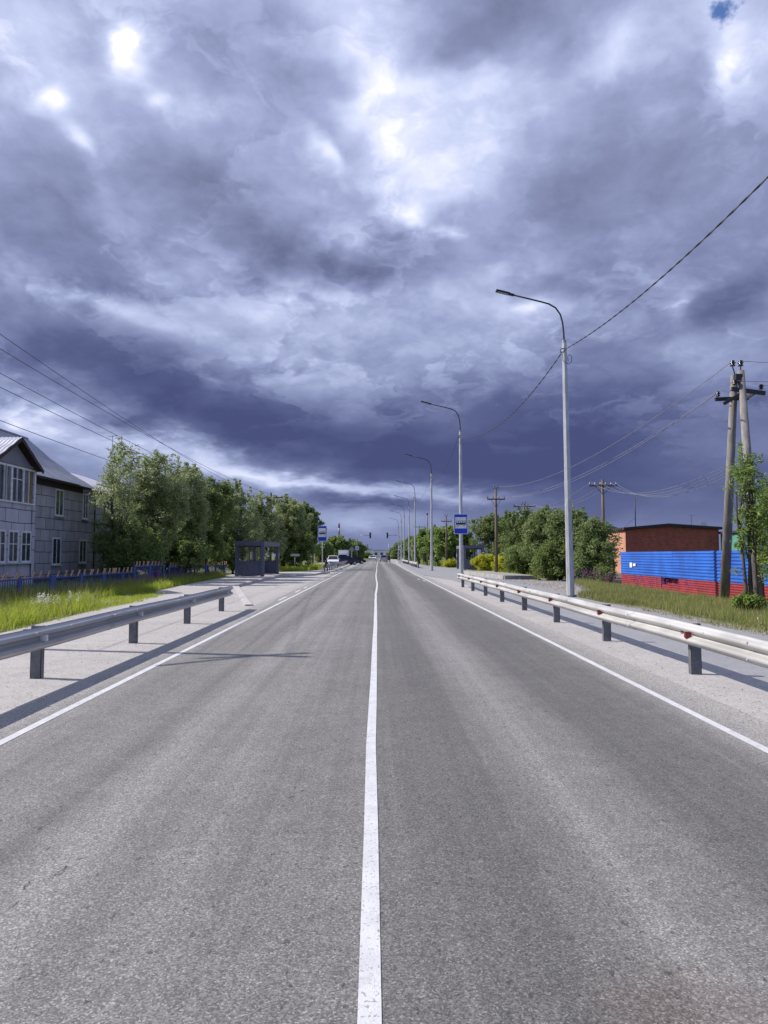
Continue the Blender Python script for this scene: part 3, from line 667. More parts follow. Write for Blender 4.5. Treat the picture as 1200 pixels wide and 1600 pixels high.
# concrete A-frame pole on the right
bl = G(1131.5, 941); br = G(1186.5, 957); ctr = (bl+br)/2
top = at(1152, 590, ctr.y); t = thing('a_frame_pole', 'tall grey two-legged power pole with black insulators at the right edge', 'utility pole', (ctr.x, ctr.y, 0)); AF = t
o_ = -Vector((ctr.x, ctr.y, 0)); tl = at(1147.5, 586, ctr.y+.12); tr_ = at(1157.5, 580, ctr.y-.12)
l1 = MB().tube([bl+o_-Vector((0,0,.1)), tl+o_], [.175, .115], 14).build('pole_leg', 'concpole', t); l1['label'] = 'leaning leg with a torn rusty collar near its foot'
MB().tube([br+o_-Vector((0,0,.1)), tr_+o_], [.165, .11], 14).build('pole_leg', 'concpole', t)
def leg(f, px_): pass
cr = MB(); pb = bl.lerp(tl, .19)+o_; ax_ = (tl-bl).normalized()
cr.tube([pb-ax_*.18, pb+ax_*.02, pb+ax_*.10], [.172, .170, .168], 14); cr.build('rusty_collar', 'rust', l1)
hb = at(1149, 592, ctr.y)+o_; MB().box(hb.x-.13, hb.x+.10, hb.y-.3, hb.y-.13, hb.z-.18, hb.z+.10).build('top_bracket', 'darkmetal', t)
def AP(px, py, dy=0): return at(px, py, ctr.y+dy)+o_
MB().bar(AP(1143, 607.5, -.26), AP(1195, 614.5, -.26), .10, .13).build('crossarm', 'darkmetal', t)
MB().bar(AP(1117.5, 624, .26), AP(1169, 622, .26), .10, .12).build('crossarm', 'darkmetal', t)
MB().bar(AP(1131, 631, -.33), AP(1163, 612, -.33), .07, .11).build('diagonal_brace', 'darkmetal', t)
MB().bar(AP(1166, 622, .1), AP(1179, 614, -.2), .07, .09).build('diagonal_brace', 'darkmetal', t)
AI = []
for (px_, py_, dy) in ((1122, 622, .26), (1189.5, 611, -.26), (1148, 604, -.3)):
    g = MB(); p = AP(px_, py_, dy); insulator(g, (p.x, p.y, p.z), 1.05); g.build('insulator', 'insul', t); AI.append(p-o_+Vector((0, 0, .2)))
for (x0, x1, py0, py1, dy) in ((1148.5, 1145, 586, 574, 0), (1157, 1157.5, 580, 574, 0)):
    g = MB(); a = AP(x0, py0, dy); c = AP(x1, py1, dy); g.tube([a, c, c+Vector((0,0,.01))], .022, 6); insulator(g, (c.x, c.y, c.z-.03), 1.25); g.build('insulator', 'insul', t); AI.append(c-o_+Vector((0, 0, .22)))
# pole outside the frame on the left: carries the left wires and throws the shadow on the road
t = thing('utility_pole', 'utility pole left of the picture that throws its thin shadow across the left lane', 'utility pole', (-12.2, 14.55, 0)); LPo = t
MB().tube([(0, 0, 0), (0, 0, 9.75)], [.11, .085], 10).build('pole', 'woodd', t); MB().bar((-.9, -.35, 9.0), (.9, .30, 8.95), .09, .10).build('crossarm', 'woodd', t)
MB().tube([(.9, -1.6, 7.0), (.1, -.05, 8.9)], .05, 6).build('brace', 'woodd', t)
# wires
k = 0
names = ['highest of the thin wires crossing the sky at the left edge', 'second highest wire crossing the sky at the left edge', 'middle wire at the left edge, ending behind the left willows', 'fourth wire at the left edge, passing over the house roof', 'lowest wire at the left edge, close above the house roof']
for i, (py0, px1, py1, Y1) in enumerate(((517, 410, 776, 82), (540, 434, 776, 82), (578, 418, 780, 82), (600, 424, 781, 82), (652, 424, 786, 82))):
    a = at(0, py0, 22.6); c = at(px1, py1, Y1); a0 = a+(a-c)*(8.2/59.4); a0.z += .25*(i < 9)
    wire(names[i], (a0.x, a0.y, a0.z+.0), c, .75, .011, 'wire', 'thin wires over the house')
rn = ['uppermost wire from the two-legged pole down to the pole behind the yellow bushes', 'middle wire from the two-legged pole down to the pole behind the yellow bushes', 'lowest wire from the two-legged pole down to the pole behind the yellow bushes']
U2h = [at(778.5, 760.5, 61), at(765.5, 776, 61), at(786, 776, 61)]
for i, (a, c) in enumerate(((AI[3], U2h[0]), (AI[0], U2h[1]), (AI[2], U2h[2]))):
    wire(rn[i], a, c, 1.15, .012, 'wireal', 'power wires on the right')
for i, (a, pxr, pyr, lab) in enumerate(((AI[4], 1320, 566, 'wire leaving the top of the two-legged pole to the right'), (AI[2], 1320, 594, 'wire leaving the side of the two-legged pole to the right'), (AI[1], 1330, 602, 'wire leaving the right insulator of the two-legged pole'))):
    wire(lab, a, at(pxr, pyr, 21.0), .05, .010, 'wire')
for i, dx in enumerate((-.9, -.2, .55, .95)):
    a = Vector((U5[1]+dx, 53.9, U5[3]+.2)); c = at(1136.5, 727+i*5.5, bl.y-.4+.3)
    wire('%s of the four low wires from braced pole to two-legged pole' % ('topmost', 'second from top', 'third from top', 'bottom')[i], a, c, .95, .011, 'wireal', 'low wires by the brick building')
for i, dx in enumerate((-.9, .3, .9)):
    wire('%s thin wire from the braced wooden pole to the pole over the right willows' % ('left', 'middle', 'right')[i], (U5[1]+dx, 54.1, U5[3]+.2), (U4[1]+dx*1.1, 80, U4[3]+.2), 1.0, .014, 'wireal', 'far wires above the right willows')
for i, dx in enumerate((-.7, .7)):
    wire('%s wire between the two wooden poles on the right' % ('left', 'right')[i], (U2[1]+dx, 61, U2[3]+.2), (U3[1]+dx, 102, U3[3]+.2), .9, .013, 'wireal', 'wires between the wooden poles')

# ------------------------------------------------------------------ traffic lights and road signs
def tlight(label, px, Y, side):
    xx = xat(px, Y); t = thing('traffic_light', label, 'traffic light', (xx, Y, 0)); H = zat(836.5, Y); L = 1.9+.9
    e = -side*L
    MB().tube([(0, 0, 0), (0, 0, H-.5), (-side*.12, 0, H-.12), (-side*.5, 0, H)], .07, 8).build('mast', 'signback', t)
    MB().tube([(-side*.5, 0, H), (e, 0, H)], .055, 8).build('arm', 'signback', t)
    h = MB().box(e-.18, e+.18, -.14, .14, H-.62, H+.62).build('signal_head', 'black', t, bevel=.02)
    for dz in (-.38, 0, .38): MB().tube([(e, -.145, H+dz), (e, -.20, H+dz)], .12, 12).build('lens', 'darkmetal', h)
    s_ = MB().box(-.36, .36, -.10, -.08, zat(859.5, Y), zat(853.5, Y)).build('crossing_sign', 'signwhite', t)
    g = MB(); z0 = zat(859, Y); g.box(-.26, .26, -.115, -.103, z0+.1, z0+.18); g.prism([(-.06, z0+.2), (.06, z0+.2), (.2, z0+.55), (-.2, z0+.55)], -.115, -.103, 'y'); g.build('crossing_symbol', 'signblue', s_)
    return t
tlight('traffic light on a long arm reaching over the road from the left mast, far ahead', 558, 152, -1)
tlight('traffic light on a long arm reaching over the road from the right mast, far ahead', 625, 158, 1)
def diamond(label, px, py, Y, front):
    xx = xat(px, Y); z = zat(py, Y); t = thing('diamond_sign', label, 'road sign', (xx, Y, 0)); r = .52
    MB().tube([(0, .05, 0), (0, .05, z+.35)], .04, 8).build('post', 'galv', t)
    pl = MB().prism([(-r, z), (0, z-r), (r, z), (0, z+r)], -.02, 0, 'y').build('plate', 'white' if front else 'signback', t)
    if front: r2 = .36; MB().prism([(-r2, z), (0, z-r2), (r2, z), (0, z+r2)], -.034, -.022, 'y').build('yellow_field', 'yellow', pl)
diamond('yellow and white diamond priority sign beside the fourth street lamp', 644, 856.7, 112, True)
diamond('grey back of a diamond road sign at the end of the far left guardrail', 549.7, 858.5, 128, False)
t = thing('notice_board', 'small white board on a post in the weeds right of the left bus shelter', 'board', (xat(461, 80), 80, 0))
MB().tube([(0, 0, 0), (0, 0, zat(868, 80))], .05, 8).build('post', 'concpole', t); MB().box(-.5, .5, -.03, .0, zat(869, 80), zat(865.5, 80)).build('board', 'white', t)
t = thing('litter_bin', 'orange-brown bin standing behind the left bus stop sign', 'bin', (xat(510, 95), 95, 0))
MB().tube([(0, 0, .1), (0, 0, .75)], [.2, .26], 12).build('bin_body', 'brown', t); MB().tube([(0, 0, .76), (0, 0, .80)], [.28, .27], 12).build('rim', 'darkmetal', t)
MB().box(-.03, .03, -.03, .03, 0, .1).build('foot', 'darkmetal', t)

# ------------------------------------------------------------------ cars
def car(label, cat, loc, rz, paint, L=4.4, Wd=1.78, H=1.48, kind='hatch', group=None):
    t = thing('parked_car' if group else 'car', label, cat, loc, rz, group); hw = Wd/2; b0 = .28; belt = .92*H/1.48
    # side outline (y forward = -y is the nose)
    n, e = -L/2, L/2
    low = [(n+.05, b0), (e-.05, b0), (e, .5), (e-.02, belt-.02), (e-.25, belt+.02), (n+1.15, belt+.02), (n+.25, belt-.15), (n, belt-.28), (n-.02, .45)]
    MB().prism([(a, c) for a, c in low], -hw, hw, 'x').build('body', paint, t, bevel=.07)
    bk = {'hatch': .22, 'sedan': .95, 'suv': .12, 'van': .05}[kind]
    def cabin(nm, m, i, z0, z1, par):
        f0, f1 = n+1.05+i, n+1.75; r0, r1 = e-bk-i, e-bk-.45
        zt = lambda a, c, z: a+(c-a)*(z-belt)/(H-belt)
        vs = []
        for z in (z0, z1):
            tw = hw-.06-i-.20*(z-belt)/(H-belt)
            for y in (zt(f0, f1, z), zt(r0, r1, z)): vs += [(-tw, y, z), (tw, y, z)]
        return MB().add(vs, [(0,1,3,2),(4,6,7,5),(0,4,5,1),(2,3,7,6),(0,2,6,4),(1,5,7,3)]).build(nm, m, par, bevel=.02)
    cabin('windows', 'cglass', .02, belt, H-.07, t); cabin('roof', paint, 0, H-.075, H, t)
    pil = MB()
    for sx in (-1, 1):
        for (y0, y1) in ((n+1.06, n+1.72), (n+2.35, n+2.36), (e-bk-.02, e-bk-.42)):
            pil.bar((sx*(hw-.055), y0, belt), (sx*(hw-.235), y1, H-.06), .06, .07)
    pil.build('pillars', paint, t)
    for sx in (-1, 1):
        for y in (n+.85, e-.85):
            w = MB().tube([(sx*(hw-.20), y, .33), (sx*(hw+.015), y, .33)], .33, 18).build('wheel', 'black', t)
            MB().tube([(sx*(hw+.016), y, .33), (sx*(hw+.03), y, .33)], .20, 12).build('rim', 'galv', w)
        MB().box(sx*(hw-.42)-.16, sx*(hw-.42)+.16, n-.035, n+.03, .62, .76).build('headlight', 'lamp', t, bevel=.02)
        MB().box(sx*(hw-.22)-.12, sx*(hw-.22)+.12, e-.03, e+.025, .72, .92).build('tail_light', 'tail', t, bevel=.02)
        MB().box(sx*(hw+.08)-.08, sx*(hw+.08)+.08, n+1.35, n+1.45, belt+.03, belt+.17).build('mirror', paint, t, bevel=.02)
    MB().box(-.5, .5, n-.04, n+.02, .42, .58).build('grille', 'black', t); MB().box(-.26, .26, e-.02, e+.03, .5, .61).build('number_plate', 'white', t)
    return t
g1 = 'cars parked by the left side road'
car('white hatchback parked facing the camera behind the left guardrail', 'car', (xat(520.5, 112), 112, 0), R(4), 'carwhite', H=1.62, kind='suv', group=g1)
car('dark blue estate car parked side-on right of the white hatchback', 'car', (xat(540, 124), 124, 0), R(115), 'carblue', H=1.55, kind='suv', group=g1)
car('black saloon parked nearest the road, beside the diamond sign back', 'car', (xat(553.5, 138), 138, 0), R(100), 'carblack', kind='sedan', group=g1)
v = thing('box_van', 'white box van parked behind the dark blue car', 'van', (xat(537, 150), 150, 0), 0, g1)
MB().box(-1.0, 1.0, -2, 3, .75, 2.75).build('cargo_box', 'carwhite', v, bevel=.04); MB().box(-.9, .9, -3.6, -2.02, .45, 1.95).build('cab', 'carwhite', v, bevel=.1); MB().box(-.8, .8, -3.64, -3.602, 1.15, 1.75).build('windscreen', 'cglass', v)
for sx in (-.8, .8):
    for y in (-2.9, 1.8): MB().tube([(sx-.1, y, .4), (sx+.1, y, .4)], .4, 14).build('wheel', 'black', v)
car('silver grey car driving away in the right lane ahead', 'car', (xat(599.5, 183), 183, 0), R(180), 'cargrey', H=1.7, Wd=1.85, kind='suv')
car('dark car just beyond the silver grey car in the right lane', 'car', (xat(604.5, 196), 196, 0), R(180), 'carblack', H=1.6, kind='hatch')
car('white car approaching in the left lane far ahead', 'car', (xat(583.5, 235), 235, 0), 0, 'carwhite', H=1.55, kind='sedan')
car('second white car approaching, left of and behind the first one', 'car', (xat(580, 262), 262, 0), 0, 'carwhite', H=1.5, kind='hatch')
if 0: car('x', 'car', (xat(613.5, 205), 205, 0), R(150), 'carblack', H=1.5, kind='hatch')

# ------------------------------------------------------------------ far buildings and chimney
def longb(label, px0, px1, Y, pyt, m, name='building', rows=1):
    x0, x1 = xat(px0, Y), xat(px1, Y); H = zat(pyt, Y); t = thing(name, label, 'building', ((x0+x1)/2, Y, 0)); w = (x1-x0)/2
    MB().box(-w, w, 0, 12, -.1, H).build('wall', m, t); MB().box(-w-.3, w+.3, -.3, 12.3, H+.002, H+.35).build('roof', 'signback', t)
    n = int(2*w/3.2)
    for r_ in range(rows):
        for i in range(n):
            cx = -w+(i+.5)*2*w/n; zb = H*(.35+.0*r_) if rows == 1 else 1+3*r_
            MB().box(cx-.9, cx+.9, -.03, -.002, zb, zb+H*.35 if rows == 1 else zb+1.4).build('window', 'fardark', t)
    return t
longb('low long pale building with a row of dark windows where the road ends', 583, 610, 480, 860, 'farwhite')
longb('small white flat building left of the long pale one at the end of the road', 572.5, 580.5, 440, 858.5, 'white')
t = thing('chimney', 'tall red and white striped chimney above the far left trees', 'chimney', (xat(529.6, 800), 800, 0)); H = zat(818, 800)
for i in range(7):
    a, c = H*i/7, H*(i+1)/7; MB().tube([(0, 0, a), (0, 0, c)], [1.35-.07*i, 1.35-.07*(i+1)], 16).build('band', 'chr' if i % 2 == 0 else 'chw', t)
t = thing('chimney', 'thin dark stack rising over the small white building', 'chimney', (xat(574.5, 700), 700, 0)); MB().tube([(0, 0, 0), (0, 0, zat(850.5, 700))], [.5, .35], 10).build('stack', 'chr', t)
MB().tube([(0, 0, zat(850.5, 700)), (0, 0, zat(850, 700))], .5, 10).build('cap', 'darkmetal', t)

# ------------------------------------------------------------------ two-storey house on the left
HX = -18.7                                # street wall of the main block
HY0, HYR, HY1 = 20.0, 45.6, 56.0
t = thing('apartment_house', 'two-storey grey block-built house with corrugated roof and a gabled bay at the left edge', 'house', (HX, 34, 0)); HS = t
HO = Vector((-HX, -34, 0))
def hb(mb, nm, m, par=None, **k):
    p = par if par else t; o = mb.build(nm, m, p, **k)
    if par is None: o.location = HO
    return o
w = MB(); w.box(HX-10, HX, HY0, HY1, .42, 6.05); wall = hb(w, 'wall', 'wall')
hb(MB().box(HX-10, HX+.06, HY0, HY1, -.1, .42-.002), 'foundation', 'redbase')
hb(MB().box(HX+.003, HX+.02, HY0, HYR-.3, 5.62, 6.03), 'cornice_board', 'trimd')
hb(MB().box(HX-.02, HX+.055, 47.2, 47.32, .43, 6.0), 'downpipe', 'trimd')
# corrugated roof slope with a flared eave
def roof_slope(P00, P01, P10, P11, pitch=.18, amp_=.022, flare=True):
    """P00->P01 along the eave, P10->P11 along the ridge; corrugations run up the slope"""
    P00, P01, P10, P11 = map(Vector, (P00, P01, P10, P11)); n = int((P01-P00).length/pitch*4); nv = 6; vs = []
    nrm = (P01-P00).cross(P10-P00).normalized()
    if nrm.z < 0: nrm = -nrm
    for j in range(nv+1):
        v_ = j/nv
        for i in range(n+1):
            u = i/n; p = P00.lerp(P01, u).lerp(P10.lerp(P11, u), v_)
            fl = -.25*math.sin(math.pi*v_)*(.9) if flare else 0
            p = p+nrm*(amp_*math.sin(i*math.pi/2)+.03*(j % 2))+Vector((0, 0, fl)); vs.append(p)
    return MB().add(vs, [(j*(n+1)+i, j*(n+1)+i+1, (j+1)*(n+1)+i+1, (j+1)*(n+1)+i) for j in range(nv) for i in range(n)], True)
rx = xat(37, HYR); rz_ = zat(687, HYR)
ex, ez = HX+.62, 6.0
hb(roof_slope((ex, HY0-.4, ez), (ex, HYR, ez), (rx, HY0-.4, rz_), (rx, HYR, rz_)), 'roof', 'roof')
hb(roof_slope((2*rx-ex, HY0-.4, ez), (2*rx-ex, HYR, ez), (rx, HY0-.4, rz_-.01), (rx, HYR, rz_-.01)), 'roof', 'roof')
hb(MB().prism([(HX-.05, 6.06), (rx, rz_-.3), (2*rx-HX, 6.06)], HYR-.35, HYR-.2, 'y'), 'gable_wall', 'gable')
hb(MB().box(HX-.2, ex-.01, HY0, HYR-.2, 5.90, 5.96), 'soffit', 'trimd')
hb(MB().tube([(rx, HY0-.4, rz_+.02), (rx, HYR+.02, rz_+.02)], .09, 8), 'ridge_cap', 'roof')
# plain patches on the roof
e2 = ex-.1
hb(roof_slope((e2, HYR+.02, 6.05), (e2, HY1+.5, 6.05), (HX-4.6, HYR+.02, 7.95), (HX-4.6, HY1+.5, 7.95), flare=False), 'roof', 'rooflt')
hb(MB().box(HX-9.5, HX-4.6, HYR+.1, HY1, 6.1, 7.9), 'roof', 'rooflt')
def window(y0, y1, z0, z1, X=None, mull=1, tr=None, cur='curtain', par=None, curt_y=None, thick=.095):
    X = HX if X is None else X; T = thick
    f = MB(); f.box(X-.06, X+.035, y0, y1, z0, z0+T); f.box(X-.06, X+.035, y0, y1, z1-T, z1); f.box(X-.06, X+.035, y0, y0+T, z0+T, z1-T); f.box(X-.06, X+.035, y1-T, y1, z0+T, z1-T)
    for i in range(1, mull+1):
        c = y0+(y1-y0)*i/(mull+1); f.box(X-.05, X+.03, c-.03, c+.03, z0+T, z1-T)
    if tr: f.box(X-.05, X+.025, y0+T, y1-T, z0+(z1-z0)*tr-.02, z0+(z1-z0)*tr+.02)
    wo = hb(f, 'window', 'frame')
    g = MB().box(X+.003, X+.009, y0+T, y1-T, z0+T, z1-T); hb(g, 'pane', 'glass', wo)
    s = MB().box(X-.02, X+.16, y0-.08, y1+.08, z0-.06, z0-.003); hb(s, 'sill', 'sill', wo)
    return wo
def YX(px, X):                       # depth at which a wall plane x=X is seen at pixel px
    lo, hi = 5.0, 200.0
    for _ in range(50):
        md = (lo+hi)/2
        if abs(xat(px, md)) > abs(X): hi = md
        else: lo = md
    return lo
for (p0, p1, q0, q1) in ((83.5, 96.7, 763.5, 806), (127, 135.5, 770.8, 811.5)):
    y0, y1 = YX(p0, HX), YX(p1, HX); window(y0, y1, zat(q1, y0), zat(q0, y0), mull=1)
for (p0, p1, q0, q1) in ((80.8, 94.5, 839.5, 883), (123, 134.5, 843, 880)):
    y0, y1 = YX(p0, HX), YX(p1, HX); window(y0, y1, zat(q1, y0), zat(q0, y0), mull=1)
window(48.6, 49.9, 3.95, 5.5); window(48.6, 49.9, 1.0, 2.6); window(52.6, 53.9, 3.95, 5.5); window(52.6, 53.9, 1.0, 2.6)
# bay with gable
BX = HX+1.15; by1 = YX(51.5, BX); by0 = by1-4.6
hb(MB().box(HX+.002, BX, by0, by1, -.1, 6.15), 'bay', 'bay')
bay_c = YX(29.5, BX+.45); apz = zat(684, bay_c)
ge = YX(65, BX+.45); gz = zat(736, ge); half = ge-bay_c
hb(MB().prism([(bay_c-half*.86, gz+.03), (bay_c, apz-.17), (bay_c+half*.86, gz+.03)], BX-.3, BX+.05, 'x'), 'gable', 'gable')
for sg in (-1, 1):
    a0 = (HX-3.2, bay_c+sg*half, gz); a1 = (BX+.45, bay_c+sg*half, gz); c0 = (HX-3.2, bay_c, apz); c1 = (BX+.45, bay_c, apz)
    hb(roof_slope(a0, a1, c0, c1, flare=False), 'bay_roof', 'rooflt' if sg < 0 else 'roof')  # camera-side slope in paler sheet: its sunlight is put into the colour
    hb(MB().bar((BX+.43, bay_c+sg*half, gz-.10), (BX+.43, bay_c+sg*.02, apz-.10), .05, .17), 'barge_board', 'trimd')
    hb(MB().bar((BX+.2, bay_c+sg*half*.98, gz-.06), (BX+.2, bay_c+sg*.02, apz-.06), .40, .04), 'eave_lining', 'trimd')
hb(MB().box(BX+.003, BX+.07, by0, by1+.02, 6.10, 6.22), 'gable_sill_board', 'gable')
lo0, lo1 = zat(879, YX(40, BX)), zat(830, YX(40, BX))
for (p0, p1) in ((-26, -12), (-9, 7.5), (11.5, 27.5), (31.5, 47.5)):
    window(YX(p0, BX), YX(p1, BX), lo0, lo1, BX, 1, .58)
hi0, hi1 = zat(785.5, YX(25, BX)), 6.0
gl = MB().box(BX+.003, BX+.010, YX(-26, BX), YX(50.5, BX), hi0, hi1); gz_ = hb(gl, 'bay_glazing', 'glass')
fr = MB(); ya, yb = YX(-26, BX), YX(50.5, BX)
fr.box(BX+.012, BX+.07, ya, yb, hi1-.05, hi1+.05); fr.box(BX+.012, BX+.07, ya, yb, hi0-.04, hi0+.03)
for px_, w_ in ((1, .05), (4.5, .03), (13, .16), (21.5, .05), (31.5, .13), (40, .05), (49.5, .10), (-8, .1), (-18, .08)):
    y = YX(px_, BX); fr.box(BX+.014, BX+.075, y-w_/2, y+w_/2, hi0, hi1)
fr.box(BX+.014, BX+.06, YX(15, BX), YX(30, BX), (hi0+hi1)/2+.25, (hi0+hi1)/2+.29)
hb(fr, 'glazing_bars', 'frame')
hb(MB().box(BX+.0105, BX+.0115, YX(42, BX), YX(48.5, BX), hi0+.03, hi1-.05), 'curtain', 'tan')
hb(MB().box(BX+.0105, BX+.0115, YX(5, BX), YX(12, BX), hi0+.03, hi1-.05), 'curtain', 'curtain')
hb(MB().box(BX+.0105, BX+.0115, YX(33, BX), YX(39, BX), hi0+.03, hi1-.05), 'curtain', 'curtain')
hb(MB().box(BX+.003, BX+.05, by1-.28, by1+.02, -.05, 6.05), 'corner_quoin', 'bay')
def antenna(label, px, py0, py1, Y, yagi=True, m='darkmetal'):
    t = thing('tv_antenna', label, 'antenna', (xat(px, Y), Y, 0)); z0, z1 = zat(py1, Y), zat(py0, Y)
    MB().tube([(0, 0, z0), (0, 0, z1)], .02, 6).build('mast', m, t)
    if yagi:
        g = MB(); g.tube([(-.25, 0, z1-.08), (.35, 0, z1-.02)], .012, 5)
        for i in range(5): g.tube([(-.2+.12*i, -.3+.03*i, z1-.08+.015*i), (-.2+.12*i, .3-.03*i, z1-.08+.015*i)], .008, 4)
        g.build('aerial', m, t)
    return t
antenna('small aerial on a thin mast at the tip of the first willow', 171.5, 681, 740, 50)
antenna('thin bare aerial mast standing out above the left willows', 276.5, 715, 768, 58, False)

# ------------------------------------------------------------------ picket fences
def picket(label, y0, y1, x0, x1, h, lab2=None, base=0):
    L = math.hypot(y1-y0, x1-x0); t = thing('picket_fence', label, 'fence', (x0, y0, base), -math.atan2(x1-x0, y1-y0), 'blue picket fence sections')
    MB().box(-.02, .02, 0, L, h-.10, h-.04).build('top_rail', 'pblue', t); MB().box(-.02, .02, 0, L, .14, .20).build('bottom_rail', 'pblue', t)
    g = MB(); n = int(L/.17)
    for i in range(n): y = (i+.5)*L/n; g.box(-.008, .008, y-.016, y+.016, .05, h-.102)
    g.build('pickets', 'pblue', t)
    for i in range(int(L/2.6)+1):
        y = min(i*2.6, L); MB().box(-.035, .035, y-.16, y+.16 if i % 3 else y+.05, 0, h+.02).build('post', 'pblue', t)
    y = .1
    while y < L-.2:
        a = random.uniform(.16, .26)
        MB().bar((.03, y, h-.06), (.03, y+a, h+.20), .05, .035).build('slanted_lath', 'pwood', t)
        if random.random() < .85: MB().bar((-.03, y+a*2, h-.06), (-.03, y+a, h+.20), .03, .03).build('slanted_lath', 'pwood', t)
        y += random.uniform(.45, .75) if random.random() > .15 else .18
    return t
def fx(y): return -13.35+ (y-20)*.004
fl = ['blue picket fence section nearest the camera, in front of the house bay', 'blue picket fence section before the plain house wall, left of the raised section', 'raised blue picket fence section above the pink flowers', 'blue picket fence section just right of the gap, under the willows', 'far blue picket fence section ending at the bus shelter']
for (y0, y1, h, l_) in ((19.0, 29.6, .88, fl[0]), (29.7, 39.2, .86, fl[1]), (39.3, 44.6, 1.16, fl[2]), (45.7, 52.0, 1.02, fl[3]), (52.1, 60.4, .98, fl[4])):
    picket(l_, y0, y1, fx(y0), fx(y1)+(.5 if y1 > 60 else 0), h)

# ------------------------------------------------------------------ blue and red fence on the right
fa = Vector((13.85, 40.1, 0)); fb = Vector((13.35, 14.5, 0)); L = (fb-fa).length
t = thing('metal_fence', 'corrugated metal fence, blue above and red below, behind the grass on the right', 'fence', fa, math.atan2(fb.y-fa.y, fb.x-fa.x)+math.pi/2)
# local -Y runs towards the camera; ribs are horizontal
def ribs(y0, y1, z0, z1, dx=0, per=.135, am=.012):
    n = max(4, int((z1-z0)/per*6)); vs = []; ys = [y0, y1]; m_ = 12; ys = [y0+(y1-y0)*i/m_ for i in range(m_+1)]
    prof = []
    for i in range(n+1):
        zz = z0+(z1-z0)*i/n; a = (zz/per) % 1.0; d = am if .15 < a < .6 else -am
        prof.append((d, zz))
    for y in ys:
        for d, zz in prof: vs.append((-d+dx+.006*math.sin(y*2.1), y, zz))
    k = len(prof)
    return MB().add(vs, [(i*k+j, i*k+j+1, (i+1)*k+j+1, (i+1)*k+j) for i in range(len(ys)-1) for j in range(k-1)])
FT, FM = 1.90, .65
cuts = [0, 3.6, 7.4, 11.2, 15.0, 18.8, 22.6, L]
for a, c in zip(cuts[:-1], cuts[1:]):
    ribs(-c+.004, -a-.004, FM+.01, FT-random.uniform(0, .02), -.03).build('blue_sheet', 'fblue', t)
gap0, gap1 = None, None
yg0 = YX(1031, 13.7); yg1 = YX(1054.5, 13.55); g0 = (fa.y-yg0); g1 = (fa.y-yg1); g0, g1 = min(g0, g1), max(g0, g1)
for a, c in ((0, g0), (g1, g1+4), (g1+4.01, g1+8), (g1+8.01, L)):
    ribs(-c, -a, .0, FM, 0, .10, .012).build('red_sheet', 'fred', t)
ribs(-g1+.02, -g0-.02, 0, .34, .02, .10, .012).build('red_sheet', 'fred', t)
rc = MB(); rc.box(.28, .30, -g1-.1, -g0+.1, -.05, FM+.1); rc.build('recess_panel', 'fred', t)
rc = MB(); rc.box(.0, .28, -g1-.01, -g1+.01, .0, FM); rc.box(.0, .28, -g0-.01, -g0+.01, .0, FM); rc.build('recess_cheek', 'rust', t)
for i in range(0, 10): MB().box(.03, .09, -i*2.85-.12, -i*2.85-.04, -.1, FT-.08).build('post', 'darkmetal', t)
for (p0, p1, q0, q1) in ((986.5, 990.5, 879, 886.5), (992, 996.3, 880.5, 884.5)):
    y0 = YX(p0, 13.85); y1 = YX(p1, 13.85); MB().box(-.075, -.066, y1-fa.y, y0-fa.y, zat(q1, y0), zat(q0, y0)).build('paper_notice', 'white', t)
t = thing('blue_panel_fence', 'short piece of blue fence glimpsed between the lamp post and the willow', 'fence', (xat(907, 47), 47, 0), .1)
ribs(-.1, .1, 0, .1)
MB().box(-.9, .5, -.02, .02, .2, 1.95).build('blue_sheet', 'fblue', t); MB().box(-.6, -.5, .03, .08, -.1, 1.9).build('post', 'darkmetal', t)
for xx in (-.7,-.45,-.2,.05,.3): MB().box(xx-.02, xx+.02, -.035, -.022, .2, 1.94).build('rib', 'fblue', t)
t = thing('low_blue_fence', 'pale blue board fence behind the yellow bushes, right of the right shelter', 'fence', (xat(768, 100), 100, 0))
MB().box(-2.8, 2.8, -.03, .03, .2, 1.75).build('board', 'pblue', t); MB().box(-2.8, 2.8, -.05, -.033, 1.62, 1.78).build('top_rail', 'signback', t)
for xx in (-2.7, 0, 2.7): MB().box(xx-.05, xx+.05, .033, .12, -.1, 1.7).build('post', 'pblue', t)
t = thing('concrete_platform', 'low raised concrete platform at the end of the right bus bay', 'platform', (9.3, 50.6, 0), 0)
def barrier():
    a = Vector((.0, 0, 0)); c = G(726, 896.5)-Vector((9.3, 50.6, 0)); c.z = 0; d = (c-a).normalized(); n = Vector((-d.y, d.x, 0))
    if n.y > 0: n = -n
    g = MB(); k = 5
    for i in range(k):
        p = a.lerp(c, i/k); q_ = a.lerp(c, (i+.985)/k)
        vs = [p+n*.22, q_+n*.22, q_-n*2.2, p-n*2.2]; vs = [(v.x, v.y, -.05) for v in vs]+[((v.x+n.x*-.08), v.y-n.y*.08, .26) for v in vs[:2]]+[(v.x, v.y, .26) for v in vs[2:]]
        g.add(vs, [(0,1,2,3),(4,5,6,7),(0,1,5,4),(1,2,6,5),(2,3,7,6),(3,0,4,7)])
    return g.build('slab', 'conc', t, bevel=.015)
barrier()

